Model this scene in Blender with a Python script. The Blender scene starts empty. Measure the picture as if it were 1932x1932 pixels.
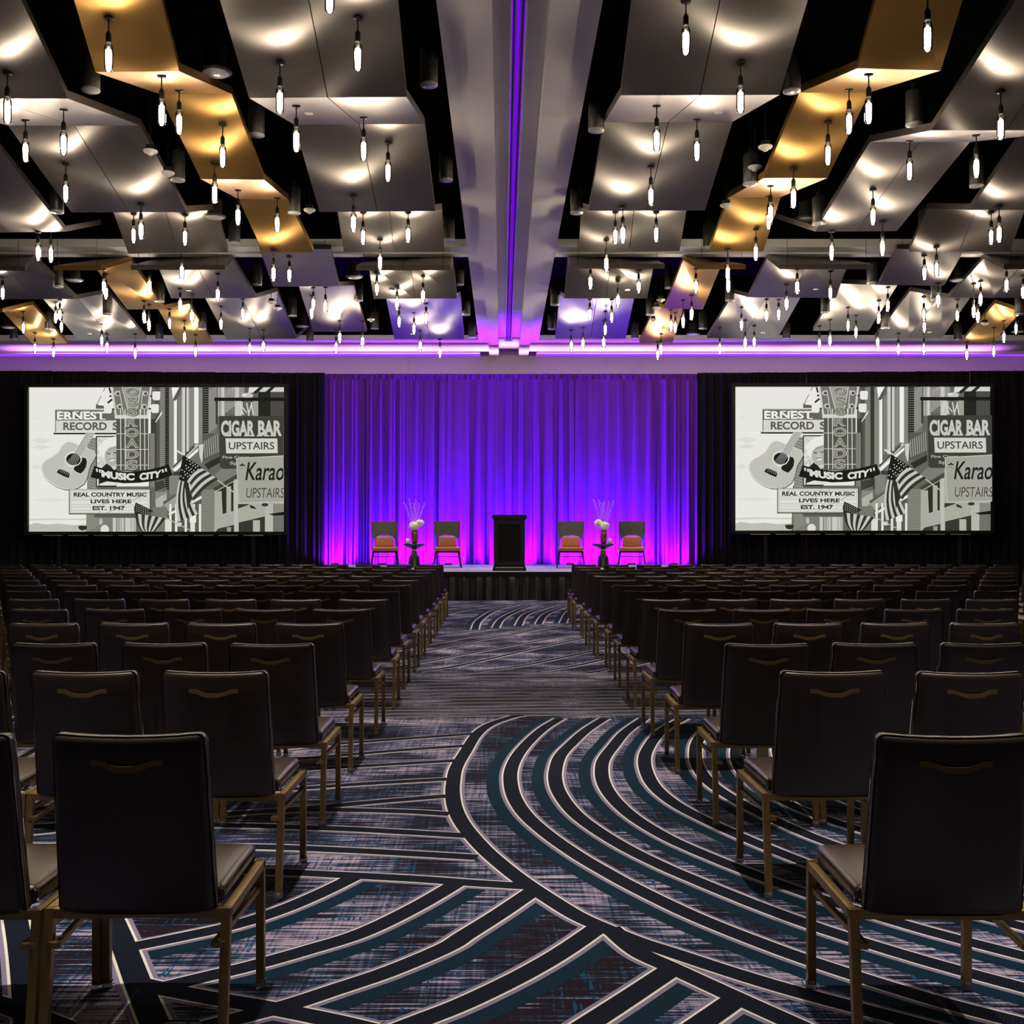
import bpy, bmesh, math, random
from mathutils import Vector, Matrix
from mathutils.geometry import intersect_ray_tri
random.seed(7)

# ------------------------------------------------------------------ camera, world, exposure
F = 2100.0; U0 = 948.0; V0 = 1003.0; H = 1.48; SZ = 1932.0
sc = bpy.context.scene
cam_d = bpy.data.cameras.new('camera'); cam = bpy.data.objects.new('camera', cam_d)
sc.collection.objects.link(cam); sc.camera = cam
cam.location = (0, 0, H); cam.rotation_euler = (math.pi/2, 0, 0)
cam_d.sensor_width = 36; cam_d.lens = 36*F/SZ
cam_d.shift_x = (SZ/2-U0)/SZ; cam_d.shift_y = (V0-SZ/2)/SZ
cam_d.clip_start = .05; cam_d.clip_end = 200
w = bpy.data.worlds.new('world'); sc.world = w; w.use_nodes = True
w.node_tree.nodes['Background'].inputs[0].default_value = (.5, .5, .6, 1)
w.node_tree.nodes['Background'].inputs[1].default_value = .004
vs = sc.view_settings; vs.view_transform = 'Standard'; vs.look = 'None'; vs.gamma = 1; vs.use_curve_mapping = False
vs.exposure = 0.25
cy = sc.cycles
cy.use_denoising = True; cy.use_adaptive_sampling = True; cy.adaptive_threshold = .03; cy.light_sampling_threshold = .02
cy.max_bounces = 4; cy.diffuse_bounces = 2; cy.glossy_bounces = 2
cy.transparent_max_bounces = 12; cy.sample_clamp_indirect = 4; cy.caustics_reflective = False; cy.caustics_refractive = False
BULB = 128.0       # radiance of a pendant filament
CANW = 500.0       # watts of a downlight
UPW = 800.0        # watts of a stage uplight
BATTEN = 36.0      # watts of a batten behind the drapes

def P(u, v, D):
    return Vector(((u-U0)*D/F, D, H+(V0-v)*D/F))
def PZ(u, v, zr):            # point on the ray at height H+zr
    return P(u, v, F*zr/(V0-v))
def FL(u, v):                # point of the floor seen at u, v
    D = F*H/(v-V0); return Vector(((u-U0)*D/F, D, 0))

# ------------------------------------------------------------------ helpers
def link(o): sc.collection.objects.link(o); return o
class MB:
    def __init__(s): s.v = []; s.f = []; s.uv = None
    def add(s, vs, fs):
        n = len(s.v); s.v += [tuple(x) for x in vs]; s.f += [tuple(i+n for i in f) for f in fs]; return s
    def box(s, x0, x1, y0, y1, z0, z1):
        return s.add([(x0,y0,z0),(x1,y0,z0),(x1,y1,z0),(x0,y1,z0),(x0,y0,z1),(x1,y0,z1),(x1,y1,z1),(x0,y1,z1)],
                     [(0,3,2,1),(4,5,6,7),(0,1,5,4),(1,2,6,5),(2,3,7,6),(3,0,4,7)])
    def bar(s, a, b, w, h=None, up=(0,0,1)):
        a = Vector(a); b = Vector(b); h = h or w; d = (b-a).normalized(); up = Vector(up)
        if abs(d.dot(up)) > .98: up = Vector((0,1,0))
        x = d.cross(up).normalized()*w/2; y = x.cross(d).normalized()*h/2
        vs = [p+sx*x+sy*y for p in (a, b) for sx, sy in ((-1,-1),(1,-1),(1,1),(-1,1))]
        return s.add(vs, [(0,1,2,3),(7,6,5,4),(0,4,5,1),(1,5,6,2),(2,6,7,3),(3,7,4,0)])
    def tube(s, pts, r, n=8, cap=True):
        pts = [Vector(p) for p in pts]; rs = r if isinstance(r, (list, tuple)) else [r]*len(pts); vs = []; fs = []
        for i, p in enumerate(pts):
            d = (pts[min(i+1, len(pts)-1)]-pts[max(i-1, 0)]).normalized()
            up = Vector((0,0,1)) if abs(d.z) < .9 else Vector((1,0,0))
            x = d.cross(up).normalized(); y = x.cross(d).normalized()
            for k in range(n):
                a = 2*math.pi*k/n; vs.append(p+(x*math.cos(a)+y*math.sin(a))*rs[i])
        for i in range(len(pts)-1):
            for k in range(n):
                k2 = (k+1) % n; fs.append((i*n+k, i*n+k2, (i+1)*n+k2, (i+1)*n+k))
        if cap: fs.append(tuple(range(n))[::-1]); fs.append(tuple((len(pts)-1)*n+k for k in range(n)))
        return s.add(vs, fs)
    def lathe(s, prof, n=24, c=(0,0,0)):
        vs = []; fs = []; cx, cyy, cz = c
        for r, z in prof:
            for k in range(n):
                a = 2*math.pi*k/n; vs.append((cx+r*math.cos(a), cyy+r*math.sin(a), cz+z))
        for i in range(len(prof)-1):
            for k in range(n):
                k2 = (k+1) % n; fs.append((i*n+k, i*n+k2, (i+1)*n+k2, (i+1)*n+k))
        fs.append(tuple(range(n))[::-1]); fs.append(tuple((len(prof)-1)*n+k for k in range(n)))
        return s.add(vs, fs)
    def mesh(s, name, mat, smooth=False):
        me = bpy.data.meshes.new(name); me.from_pydata(s.v, [], s.f); me.update()
        if s.uv:
            l = me.uv_layers.new(name='UVMap')
            for p in me.polygons:
                for li in p.loop_indices: l.data[li].uv = s.uv[me.loops[li].vertex_index]
        me.materials.append(M[mat] if isinstance(mat, str) else mat)
        if smooth: me.polygons.foreach_set('use_smooth', [True]*len(me.polygons))
        return me
    def obj(s, name, mat, parent=None, smooth=False):
        return put(name, s.mesh(name, mat, smooth), parent)
def put(name, me, parent=None):
    o = link(bpy.data.objects.new(name, me))
    if parent is not None: o.parent = parent
    return o
def empty(name, loc=(0,0,0), rz=0):
    o = link(bpy.data.objects.new(name, None)); o.location = loc; o.rotation_euler = (0,0,rz); o.empty_display_size = .1; return o
def tag(o, label, cat, group=None):
    o['label'] = label; o['category'] = cat
    if group: o['group'] = group
    return o
def struct(name, mb, mat, smooth=False, parent=None):
    o = mb.obj(name, mat, parent, smooth)
    if parent is None: o['kind'] = 'structure'
    return o
def rbox(name, mat, x0, x1, y0, y1, z0, z1, bev=.01, seg=3, fn=None, cuts=0):
    bm = bmesh.new(); bmesh.ops.create_cube(bm, size=1)
    for v in bm.verts: v.co = Vector(((x0+x1)/2+v.co.x*(x1-x0), (y0+y1)/2+v.co.y*(y1-y0), (z0+z1)/2+v.co.z*(z1-z0)))
    if cuts: bmesh.ops.subdivide_edges(bm, edges=bm.edges[:], cuts=cuts, use_grid_fill=True)
    sharp = [e for e in bm.edges if e.calc_face_angle(0) > .5]
    bmesh.ops.bevel(bm, geom=sharp, offset=bev, segments=seg, affect='EDGES', profile=.5)
    if fn:
        for v in bm.verts: v.co = fn(v.co)
    me = bpy.data.meshes.new(name); bm.to_mesh(me); bm.free(); me.materials.append(M[mat])
    me.polygons.foreach_set('use_smooth', [True]*len(me.polygons)); return me
def copy_tree(o, parent=None):
    c = o.copy(); link(c); c.parent = parent
    for ch in o.children: copy_tree(ch, c)
    return c
ORD = ['first','second','third','fourth','fifth','sixth','seventh','eighth','ninth','tenth','eleventh','twelfth','thirteenth','fourteenth','fifteenth','sixteenth','seventeenth','eighteenth','nineteenth','twentieth']

# ------------------------------------------------------------------ materials
M = {}
def mat(name, col, rough=.5, metal=0, spec=.5, **k):
    m = bpy.data.materials.new(name); m.use_nodes = True; b = m.node_tree.nodes['Principled BSDF']
    b.inputs['Base Color'].default_value = (*col, 1); b.inputs['Roughness'].default_value = rough
    b.inputs['Metallic'].default_value = metal; b.inputs['Specular IOR Level'].default_value = spec
    for kk, vv in k.items(): b.inputs[kk.replace('_', ' ')].default_value = vv
    M[name] = m; return m
def N(m, t, **kw):
    n = m.node_tree.nodes.new(t)
    for k, v in kw.items(): setattr(n, k, v)
    return n
def L(m, a, ao, b, bi): m.node_tree.links.new(a.outputs[ao], b.inputs[bi])
def noisy(m, amt=.25, scale=6, stretch=(1,1,1), bump=0, detail=4, coord='Object'):
    b = m.node_tree.nodes['Principled BSDF']; col = tuple(b.inputs['Base Color'].default_value)
    tc = N(m, 'ShaderNodeTexCoord'); mp = N(m, 'ShaderNodeMapping'); mp.inputs['Scale'].default_value = stretch
    nz = N(m, 'ShaderNodeTexNoise'); nz.inputs['Scale'].default_value = scale; nz.inputs['Detail'].default_value = detail
    L(m, tc, coord, mp, 0); L(m, mp, 0, nz, 0)
    mx = N(m, 'ShaderNodeMix', data_type='RGBA')
    mx.inputs[6].default_value = tuple(c*(1-amt) for c in col[:3])+(1,); mx.inputs[7].default_value = tuple(min(1, c*(1+amt)) for c in col[:3])+(1,)
    L(m, nz, 0, mx, 0); L(m, mx, 2, b, 'Base Color')
    if bump:
        bp = N(m, 'ShaderNodeBump'); bp.inputs['Strength'].default_value = bump; bp.inputs['Distance'].default_value = .01
        L(m, nz, 0, bp, 'Height'); L(m, bp, 0, b, 'Normal')
    return m
def brushed(name, col, rough, amt):
    m = mat(name, col, rough, .9); b = m.node_tree.nodes['Principled BSDF']
    b.inputs['Anisotropic'].default_value = .9
    tg = N(m, 'ShaderNodeTangent', direction_type='UV_MAP', uv_map='UVMap'); L(m, tg, 0, b, 'Tangent')
    uv = N(m, 'ShaderNodeUVMap', uv_map='UVMap'); mp = N(m, 'ShaderNodeMapping'); mp.inputs['Scale'].default_value = (140, 1.2, 1)
    nz = N(m, 'ShaderNodeTexNoise'); nz.inputs['Scale'].default_value = 2; nz.inputs['Detail'].default_value = 3
    L(m, uv, 0, mp, 0); L(m, mp, 0, nz, 0)
    mx = N(m, 'ShaderNodeMix', data_type='RGBA')
    mx.inputs[6].default_value = tuple(c*(1-amt) for c in col)+(1,); mx.inputs[7].default_value = tuple(c*(1+amt) for c in col)+(1,)
    L(m, nz, 0, mx, 0); L(m, mx, 2, b, 'Base Color')
    return m
brushed('silver_panel', (.285, .262, .262), .38, .10)
brushed('gold_panel', (.50, .295, .095), .38, .06)
noisy(mat('black_void', (.0018, .0018, .002), .9, 0, .03), .3, 2)
noisy(mat('duct', (.02, .02, .021), .5), .3, 3)
noisy(mat('white_paint', (.88, .85, .85), .55), .03, 3)
noisy(mat('greige_wall', (.66, .64, .53), .7), .05, 2)
noisy(mat('brown_wall', (.34, .29, .24), .7), .1, 2)
noisy(mat('can_black', (.035, .035, .034), .38), .2, 8)
noisy(mat('black_metal', (.015, .015, .015), .4, .6), .2, 8)
noisy(mat('white_plastic', (.75, .74, .70), .35), .04, 8)
noisy(mat('lens', (.55, .54, .6), .15), .1, 30)
noisy(mat('vinyl', (.046, .031, .025), .34, 0, .7), .15, 40, bump=.03)
noisy(mat('bronze', (.42, .29, .12), .36, .8), .12, 14)
mat('glide', (.55, .55, .55), .1, 0, .8, Transmission_Weight=.7)
noisy(mat('purple_drape', (.15, .030, .33), .7, 0, .1), .12, 3, (6, 6, .6), coord='Object')
noisy(mat('black_drape', (.007, .006, .009), .9, 0, .15), .3, 3, (6, 6, .6))
noisy(mat('skirt', (.034, .034, .036), .38), .2, 5)
noisy(mat('stage_deck', (.46, .44, .46), .45), .08, 5)
noisy(mat('stage_trim', (.008, .008, .008), .6, 0, .2), .2, 5)
noisy(mat('lectern_black', (.012, .010, .010), .35), .3, 6, (1, 1, 6))
noisy(mat('lectern_panel', (.006, .005, .006), .25), .3, 6)
noisy(mat('leather', (.42, .14, .06), .42), .15, 12, bump=.05)
noisy(mat('mesh_back', (.055, .055, .045), .7), .35, 60, (1, 1, 3))
noisy(mat('chair_leg', (.012, .011, .014), .3, .3), .2, 10)
noisy(mat('table_black', (.02, .02, .022), .22), .2, 6)
noisy(mat('brass', (.7, .48, .18), .3, 1), .1, 12)
noisy(mat('copper_vase', (.40, .17, .07), .3, .8), .3, 10)
noisy(mat('bloom', (.80, .82, .66), .7), .12, 40, bump=.4)
noisy(mat('bud', (.85, .35, .55), .6), .15, 60)
noisy(mat('twig', (.20, .08, .10), .7), .2, 30)
noisy(mat('leaf', (.03, .06, .02), .5), .3, 30)
noisy(mat('cup', (.85, .82, .75), .4), .04, 20)
noisy(mat('aluminium', (.6, .6, .6), .4, .6), .1, 10)

def emit(name, col, s):
    m = bpy.data.materials.new(name); m.use_nodes = True; nt = m.node_tree; nt.nodes.clear()
    e = nt.nodes.new('ShaderNodeEmission'); o = nt.nodes.new('ShaderNodeOutputMaterial')
    e.inputs[0].default_value = (*col, 1); e.inputs[1].default_value = s; nt.links.new(e.outputs[0], o.inputs[0]); M[name] = m; return m
emit('filament', (1.0, .84, .62), BULB)
emit('led_cove', (.36, .05, 1.0), .9)
emit('led_violet', (.22, .0, 1.0), .8)
# clear thin glass: a faint fresnel reflection over a transparent pane
m = bpy.data.materials.new('bulb_glass'); m.use_nodes = True; nt = m.node_tree; nt.nodes.clear(); M['bulb_glass'] = m
tr = nt.nodes.new('ShaderNodeBsdfTransparent'); tr.inputs[0].default_value = (.93, .91, .87, 1)
gl = nt.nodes.new('ShaderNodeBsdfGlossy'); gl.inputs['Roughness'].default_value = .04
fr = nt.nodes.new('ShaderNodeFresnel'); fr.inputs[0].default_value = 1.5
mx = nt.nodes.new('ShaderNodeMixShader'); oo = nt.nodes.new('ShaderNodeOutputMaterial')
nt.links.new(fr.outputs[0], mx.inputs[0]); nt.links.new(tr.outputs[0], mx.inputs[1]); nt.links.new(gl.outputs[0], mx.inputs[2]); nt.links.new(mx.outputs[0], oo.inputs[0])

# carpet: streaky plaid
def carpet():
    m = mat('carpet', (.05, .05, .08), .95, 0, .1); b = m.node_tree.nodes['Principled BSDF']
    tc = N(m, 'ShaderNodeTexCoord')
    def nz(scale, s=1.0, det=2.0, off=0.0):
        mp = N(m, 'ShaderNodeMapping'); mp.inputs['Scale'].default_value = scale; mp.inputs['Location'].default_value = (off, off*.7, 0)
        n = N(m, 'ShaderNodeTexNoise'); n.inputs['Scale'].default_value = s; n.inputs['Detail'].default_value = det
        L(m, tc, 'Object', mp, 0); L(m, mp, 0, n, 0); return n
    def math_(op, a, b_, use=None):
        n = N(m, 'ShaderNodeMath', operation=op)
        for i, x in enumerate((a, b_)):
            if isinstance(x, (int, float)): n.inputs[i].default_value = x
            else: L(m, x, 0, n, i)
        return n
    hx = nz((2.2, 75, 1)); hx2 = nz((5, 34, 1), off=3.1); vy = nz((70, 1.6, 1), off=7.7); reg = nz((1.5, 1.7, 1), det=1.0, off=1.3)
    a = math_('MULTIPLY', hx, .80); bb = math_('MULTIPLY', hx2, .40); c = math_('MULTIPLY', vy, .22); d = math_('MULTIPLY', reg, .62)
    s = math_('ADD', math_('ADD', a, bb), math_('ADD', c, d))
    cr = N(m, 'ShaderNodeValToRGB'); L(m, s, 0, cr, 0); e = cr.color_ramp; e.interpolation = 'LINEAR'
    mr = N(m, 'ShaderNodeMapRange'); mr.inputs[1].default_value = .75; mr.inputs[2].default_value = 1.33
    L(m, s, 0, mr, 0); L(m, mr, 0, cr, 0)
    e.elements[0].position = 0; e.elements[0].color = (.016, .010, .016, 1)
    e.elements[1].position = 1; e.elements[1].color = (.62, .54, .62, 1)
    for p, col in ((.40, (.018, .012, .020)), (.45, (.012, .040, .075)), (.54, (.030, .060, .120)), (.58, (.10, .10, .20)), (.64, (.30, .26, .36)), (.74, (.42, .36, .46))):
        q = e.elements.new(p); q.color = (*col, 1)
    acc = math_('GREATER_THAN', math_('ADD', nz((60, 3.2, 1), off=11.0), math_('MULTIPLY', nz((6, 40, 1), off=5.0), .55)), .93)
    mxx = N(m, 'ShaderNodeMix', data_type='RGBA'); L(m, acc, 0, mxx, 0); L(m, cr, 0, mxx, 6); mxx.inputs[7].default_value = (.008, .075, .18, 1)
    L(m, mxx, 2, b, 'Base Color')
    fz = nz((420, 420, 420)); bp = N(m, 'ShaderNodeBump'); bp.inputs['Strength'].default_value = .35; bp.inputs['Distance'].default_value = .004
    L(m, fz, 0, bp, 'Height'); L(m, bp, 0, b, 'Normal')
carpet()
def carpet_core():
    m = mat('carpet_core', (.01, .03, .05), .95, 0, .1); b = m.node_tree.nodes['Principled BSDF']
    tc = N(m, 'ShaderNodeTexCoord'); fac = None
    for ang, sc_ in ((.5, 26), (2.2, 26)):
        mp = N(m, 'ShaderNodeMapping'); mp.inputs['Rotation'].default_value = (0, 0, ang)
        wv = N(m, 'ShaderNodeTexWave'); wv.inputs['Scale'].default_value = sc_; wv.inputs['Distortion'].default_value = 1.5
        L(m, tc, 'Object', mp, 0); L(m, mp, 0, wv, 0)
        if fac is None: fac = wv
        else:
            n = N(m, 'ShaderNodeMath', operation='MULTIPLY'); L(m, fac, 1, n, 0); L(m, wv, 1, n, 1); fac = n
    mx = N(m, 'ShaderNodeMix', data_type='RGBA'); L(m, fac, 0, mx, 0)
    mx.inputs[6].default_value = (.010, .006, .012, 1); mx.inputs[7].default_value = (.004, .030, .058, 1); L(m, mx, 2, b, 'Base Color')
carpet_core()
noisy(mat('carpet_line', (.88, .84, .76), .95, 0, .1), .10, 160, bump=.3)
noisy(mat('carpet_fringe', (.26, .23, .36), .95, 0, .1), .5, 60, (1, 5, 1))
noisy(mat('carpet_halo', (.006, .024, .045), .95, 0, .1), .35, 40, (1, 6, 1))

tcache = {}
def glyphs(s, bold=.0, shear=0.):
    k = (s, bold, shear)
    if k not in tcache:
        cu = bpy.data.curves.new('t', 'FONT'); cu.body = s; cu.offset = bold; cu.shear = shear; cu.resolution_u = 4
        o = link(bpy.data.objects.new('t', cu)); bpy.context.view_layer.update()
        me = o.to_mesh(); vs = [(v.co.x, v.co.y) for v in me.vertices]; fs = [tuple(p.vertices) for p in me.polygons]
        o.to_mesh_clear(); bpy.data.objects.remove(o); bpy.data.curves.remove(cu)
        x0 = min(v[0] for v in vs); x1 = max(v[0] for v in vs); y0 = min(v[1] for v in vs); y1 = max(v[1] for v in vs)
        tcache[k] = ([((x-x0)/(x1-x0), 1-(y-y0)/(y1-y0)) for x, y in vs], fs)
    return tcache[k]
# lettering outlines, taken while the scene is still small
for k in (('ERNEST', .035, 0.), ('RECORD', .03, 0.), ('S', .03, 0.), ('MUSIC', .055, 0), ('CITY', .055, 0), ('REAL COUNTRY MUSIC', .04, 0.), ('LIVES HERE', .04, 0.), ('EST. 1947', .04, 0.), ('CIGAR', .045, 0.), ('BAR', .045, 0.),
          ('UPSTAIRS', .01, 0.), ('Fine Cigars', .02, 0.), ('Sp', .02, 0.), ('*', .05, 0.), ('Karao', .012, .25), ('UPSTAIRS', .0, .12)) + tuple((c, b, 0) for c in 'OSRAD' for b in (.06, .05, .005)): glyphs(*k)
# ------------------------------------------------------------------ the setting
XL, XR, YB, YW = -15.0, 15.6, -5.0, 31.5
ZS = H+5.0; ZD = H+6.7
fl = struct('floor', MB().add([(XL, YB, 0), (XR, YB, 0), (XR, YW, 0), (XL, YW, 0)], [(0, 1, 2, 3)]), 'carpet')
struct('ceiling', MB().add([(XL, YB, ZD), (XL, YW, ZD), (XR, YW, ZD), (XR, YB, ZD)], [(0, 1, 2, 3)]), 'black_void')
struct('wall_left', MB().box(XL-.2, XL, YB, YW, 0, ZD), 'brown_wall')
struct('wall_right', MB().box(XR, XR+.2, YB, YW, 0, ZD), 'brown_wall')
struct('wall_rear', MB().box(XL, XR, YB-.2, YB, 0, ZD), 'brown_wall')
wb = struct('wall_stage', MB().box(XL, XR, YW, YW+.2, 0, ZD), 'greige_wall')
for px0, px1 in ((728, 770), (1145, 1187), (905, 952), (952.5, 967), (967.5, 990)):
    a, b = [(p-U0)*YW/F for p in (px0, px1)]
    MB().box(a, b, YW-.03, YW, 3.5, H+4.97).obj('wall_panel', 'greige_wall', wb)
# centre beam: two stepped soffits either side of a partition-track recess
a1, a2, a3 = -.6235, -.366, -.103; b1, b2, b3 = .945, .725, .455
YE = 30.9
def beam(name, xo, xi, xk):
    o = struct(name, MB().box(min(xo, xi), max(xo, xi), YB, YE, ZS, ZS+.14), 'white_paint')
    MB().box(min(xi, xk), max(xi, xk), YB, YE+.35, ZS-.06, ZS+.14).obj('lower_soffit', 'white_paint', o)
    s = .02 if xo < xi else -.02
    MB().box(min(xo, xo+s), max(xo, xo+s), YB, 29.1, ZS+.14, ZD).obj('fascia', 'black_void', o)
    return o
beam('trim_1', a1, a2, a3); beam('trim_2', b1, b2, b3)
tr3 = struct('trim_3', MB().box(a3, b3, YB, YW, ZS+.14, ZS+.2), 'white_paint')
xc = .16
for i, x in enumerate((-.075, -.045, .045, .075)):
    MB().box(xc+x-.008, xc+x+.008, YB, 29.4, ZS+.055, ZS+.14).obj('track_rail', 'white_paint' if i in (0, 3) else 'stage_trim', tr3)
for x in (-.06, .06, .0):
    MB().box(xc+x-.013, xc+x+.013, YB, 29.4, ZS+.128, ZS+.138).obj('light_strip', 'led_violet', tr3)
MB().box(xc-.1, xc+.1, 29.4, 29.6, ZS+.06, ZS+.14).obj('end_cap', 'white_paint', tr3)
# cross beams and far soffits
for nm, xa, xb in (('trim_4', XL, a1), ('trim_5', b1, XR)):
    o = struct(nm, MB().box(xa, xb, 19.55, 20.15, ZS, ZS+.14), 'white_paint')
    MB().box(xa, xb, 19.92, 20.15, ZS-.03, ZS).obj('lower_soffit', 'white_paint', o)
    MB().box(xa, xb, 19.57, 20.13, ZS+.14, ZD).obj('fascia', 'black_void', o)
for nm, xa, xb in (('trim_6', XL, a1), ('trim_7', b1, XR)):
    o = struct(nm, MB().box(xa, xb, 29.1, YE, ZS, ZS+.14), 'white_paint')
    MB().box(xa, xb, YE-.04, YE+.05, ZS-.06, ZS+.08).obj('lower_soffit', 'white_paint', o)
    MB().box(xa, xb, YE+.05, YW-.05, ZS-.05, ZS-.03).obj('cove_light', 'led_cove', o)
    MB().box(xa, xb, 29.12, 29.3, ZS+.14, ZD).obj('fascia', 'black_void', o)
# pipework in the dark void
for i, (xa, xb, y) in enumerate(((-14, -.8, 20.9), (1.1, 15, 20.9))):
    side = 'left' if xa < 0 else 'right'
    o = MB().tube([(xa, y, ZS+.55), (xb, y, ZS+.55)], .06, 10).obj('sprinkler_pipe', 'duct', None, True)
    tag(o, f'black pipe running across the far {side} ceiling bay', 'pipe')

# ------------------------------------------------------------------ carpet pattern (print of the floor)
def crom(pts, n=8):
    out = []; p = [pts[0]]+pts+[pts[-1]]
    for i in range(1, len(p)-2):
        for k in range(n):
            t = k/n; a, b, c, d = p[i-1], p[i], p[i+1], p[i+2]
            out.append(.5*((2*b)+(c-a)*t+(2*a-5*b+4*c-d)*t*t+(3*b-a-3*c+d)*t**3))
    out.append(pts[-1]); return out
core, line, fringe, halo = MB(), MB(), MB(), MB()
def strip(mb, pts, o0, o1, z):
    vs = []; fs = []
    for i, p in enumerate(pts):
        d = (pts[min(i+1, len(pts)-1)]-pts[max(i-1, 0)]).normalized(); n = Vector((-d.y, d.x, 0))
        a = p+n*o0; b = p+n*o1; vs += [(a.x, a.y, z), (b.x, b.y, z)]
    for i in range(len(pts)-1): fs.append((2*i, 2*i+2, 2*i+3, 2*i+1))
    mb.add(vs, fs)
nband = [0]
def band(px, hl=0, wd=.042, n=8, ext=False):
    nband[0] += 1; dz = nband[0]*1e-5
    pts = crom([FL(*p) for p in px], n) if len(px) > 2 else [FL(*px[0]).lerp(FL(*px[1]), i/10) for i in range(11)]
    if ext: pts = pts+[pts[-1]+(pts[-1]-pts[-2])*k for k in (6, 14)]
    strip(core, pts, -wd, wd, .0040+dz); strip(line, pts, -wd-.0100, wd+.0100, .0028+dz); strip(fringe, pts, -wd-.026, wd+.026, .0016+dz)
    if hl: strip(halo, pts, *(sorted((hl*(wd+.01), hl*(wd+.10)))), .0004+dz)
arcs = [
 [(985,1350),(964,1354),(924,1368),(899,1387),(879,1418),(861,1449),(855,1477),(854,1499),(858,1524),(869,1549),(886,1573),(914,1604),(942,1629),(973,1654),(1004,1676),(1042,1701),(1088,1729),(1134,1750),(1203,1778),(1268,1799),(1380,1836),(1500,1872),(1680,1920)],
 [(1057,1356),(1026,1375),(998,1400),(976,1427),(964,1455),(964,1483),(973,1511),(995,1542),(1035,1577),(1088,1614),(1135,1642),(1197,1676),(1300,1726),(1420,1775),(1550,1822),(1750,1885),(1900,1925)],
 [(1141,1356),(1107,1378),(1079,1403),(1057,1427),(1048,1455),(1049,1480),(1060,1505),(1085,1536),(1125,1567),(1181,1601),(1243,1632),(1300,1657),(1430,1710),(1560,1757),(1740,1813),(1930,1865)],
 [(1216,1356),(1181,1381),(1157,1409),(1139,1434),(1135,1458),(1141,1483),(1160,1511),(1194,1542),(1243,1573),(1300,1601),(1420,1650),(1560,1700),(1740,1755),(1930,1805)],
 [(1290,1356),(1255,1375),(1235,1394),(1220,1418),(1216,1436),(1219,1455),(1231,1480),(1256,1505),(1300,1533),(1400,1580),(1550,1640),(1740,1700),(1930,1750)],
 [(1365,1356),(1335,1375),(1316,1400),(1312,1425),(1318,1450),(1340,1478),(1380,1506),(1450,1543),(1560,1590),(1740,1648),(1930,1697)],
 [(1440,1356),(1405,1380),(1392,1405),(1390,1430),(1402,1458),(1434,1488),(1490,1518),(1570,1550),(1740,1600),(1930,1645)],
 [(1520,1356),(1480,1385),(1468,1410),(1474,1436),(1500,1462),(1560,1495),(1650,1530),(1800,1570),(1930,1600)]]
for i, a in enumerate(arcs): band(a, 0 if i == 0 else -1, ext=True)
band([(1150,1752),(1203,1797),(1268,1828),(1380,1880),(1490,1930)], 0, ext=True)
fans = [
 [(895,1385),(800,1392),(640,1404),(450,1420),(200,1440)],
 [(879,1408),(760,1416),(630,1427),(400,1445),(100,1470)],
 [(859,1436),(720,1444),(558,1454),(400,1464),(60,1490)],
 [(844,1471),(700,1479),(560,1489),(400,1501),(60,1528)],
 [(842,1503),(720,1513),(620,1522),(400,1540),(120,1566)],
 [(848,1537),(760,1532),(620,1529),(500,1532),(300,1545)],
 [(879,1578),(760,1571),(620,1564),(400,1558),(150,1560)],
 [(900,1619),(760,1611),(620,1604),(475,1599),(200,1598)],
 [(1000,1674),(900,1668),(790,1660),(640,1652),(477,1645),(250,1640)]]
for a in fans: band(a, ext=True)
diags = [
 [(670,1655),(607,1686),(529,1719),(439,1748),(340,1770),(240,1790)],
 [(868,1664),(788,1711),(685,1761),(581,1794),(478,1823),(400,1842),(305,1865)],
 [(1008,1681),(945,1724),(880,1765),(840,1790),(736,1834),(633,1869),(545,1898),(470,1918)],
 [(1128,1752),(1061,1798),(983,1843),(880,1893),(800,1925)],
 [(1262,1834),(1190,1882),(1113,1932)],
 [(1390,1886),(1320,1935)]]
for a in diags: band(a, 1, ext=a[-1][1] > 1910)
band([(150,1640),(190,1690),(220,1754),(239,1800),(262,1861),(292,1932)], 0)
band([(268,1858),(320,1870),(400,1885),(500,1902),(620,1926),(700,1945)], 0)
band([(20,1690),(34,1760),(44,1830),(54,1932)], 0)
band([(-20,1890),(40,1910),(120,1940)], 0)
for i in range(14):
    v = 1268+i*6.2; t = (i-7)*.9
    band([(480, v+8+t*.3), (760, v+4), (1000, v+1), (1500, v-3-t*.5)], 0, .022, 4)
for a in ([(720,1266),(799,1250),(980,1216),(1140,1188)], [(790,1268),(868,1256),(1010,1224),(1170,1190)], [(900,1268),(989,1256),(1104,1232),(1230,1206)],
          [(1010,1268),(1079,1258),(1160,1240),(1280,1214)], [(1110,1270),(1180,1258),(1300,1236)], [(640,1262),(780,1234),(930,1204),(1075,1178)], [(700,1238),(830,1212),(1000,1186)],
          [(700,1220),(830,1200),(920,1189)], [(820,1192),(960,1186),(1120,1178)]): band(a, 0, .04, 5)
for a in ([(896,1188),(905,1170),(936,1151),(975,1142)], [(935,1185),(948,1167),(980,1151),(1003,1144)], [(978,1181),(992,1160),(1026,1148),(1050,1142)],
          [(1016,1178),(1029,1160),(1057,1148),(1080,1142)], [(1062,1176),(1073,1156),(1094,1146),(1120,1141)], [(830,1150),(900,1143),(960,1139)], [(840,1160),(900,1148),(960,1142)]): band(a, 1, .055, 5)
for nm, mb, mt in (('carpet_navy_band', halo, 'carpet_halo'), ('carpet_fringe', fringe, 'carpet_fringe'), ('carpet_outline', line, 'carpet_line'), ('carpet_band', core, 'carpet_core')):  # the halo strip is the print's own navy band beside the curves
    mb.obj(nm, mt, fl)

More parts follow.
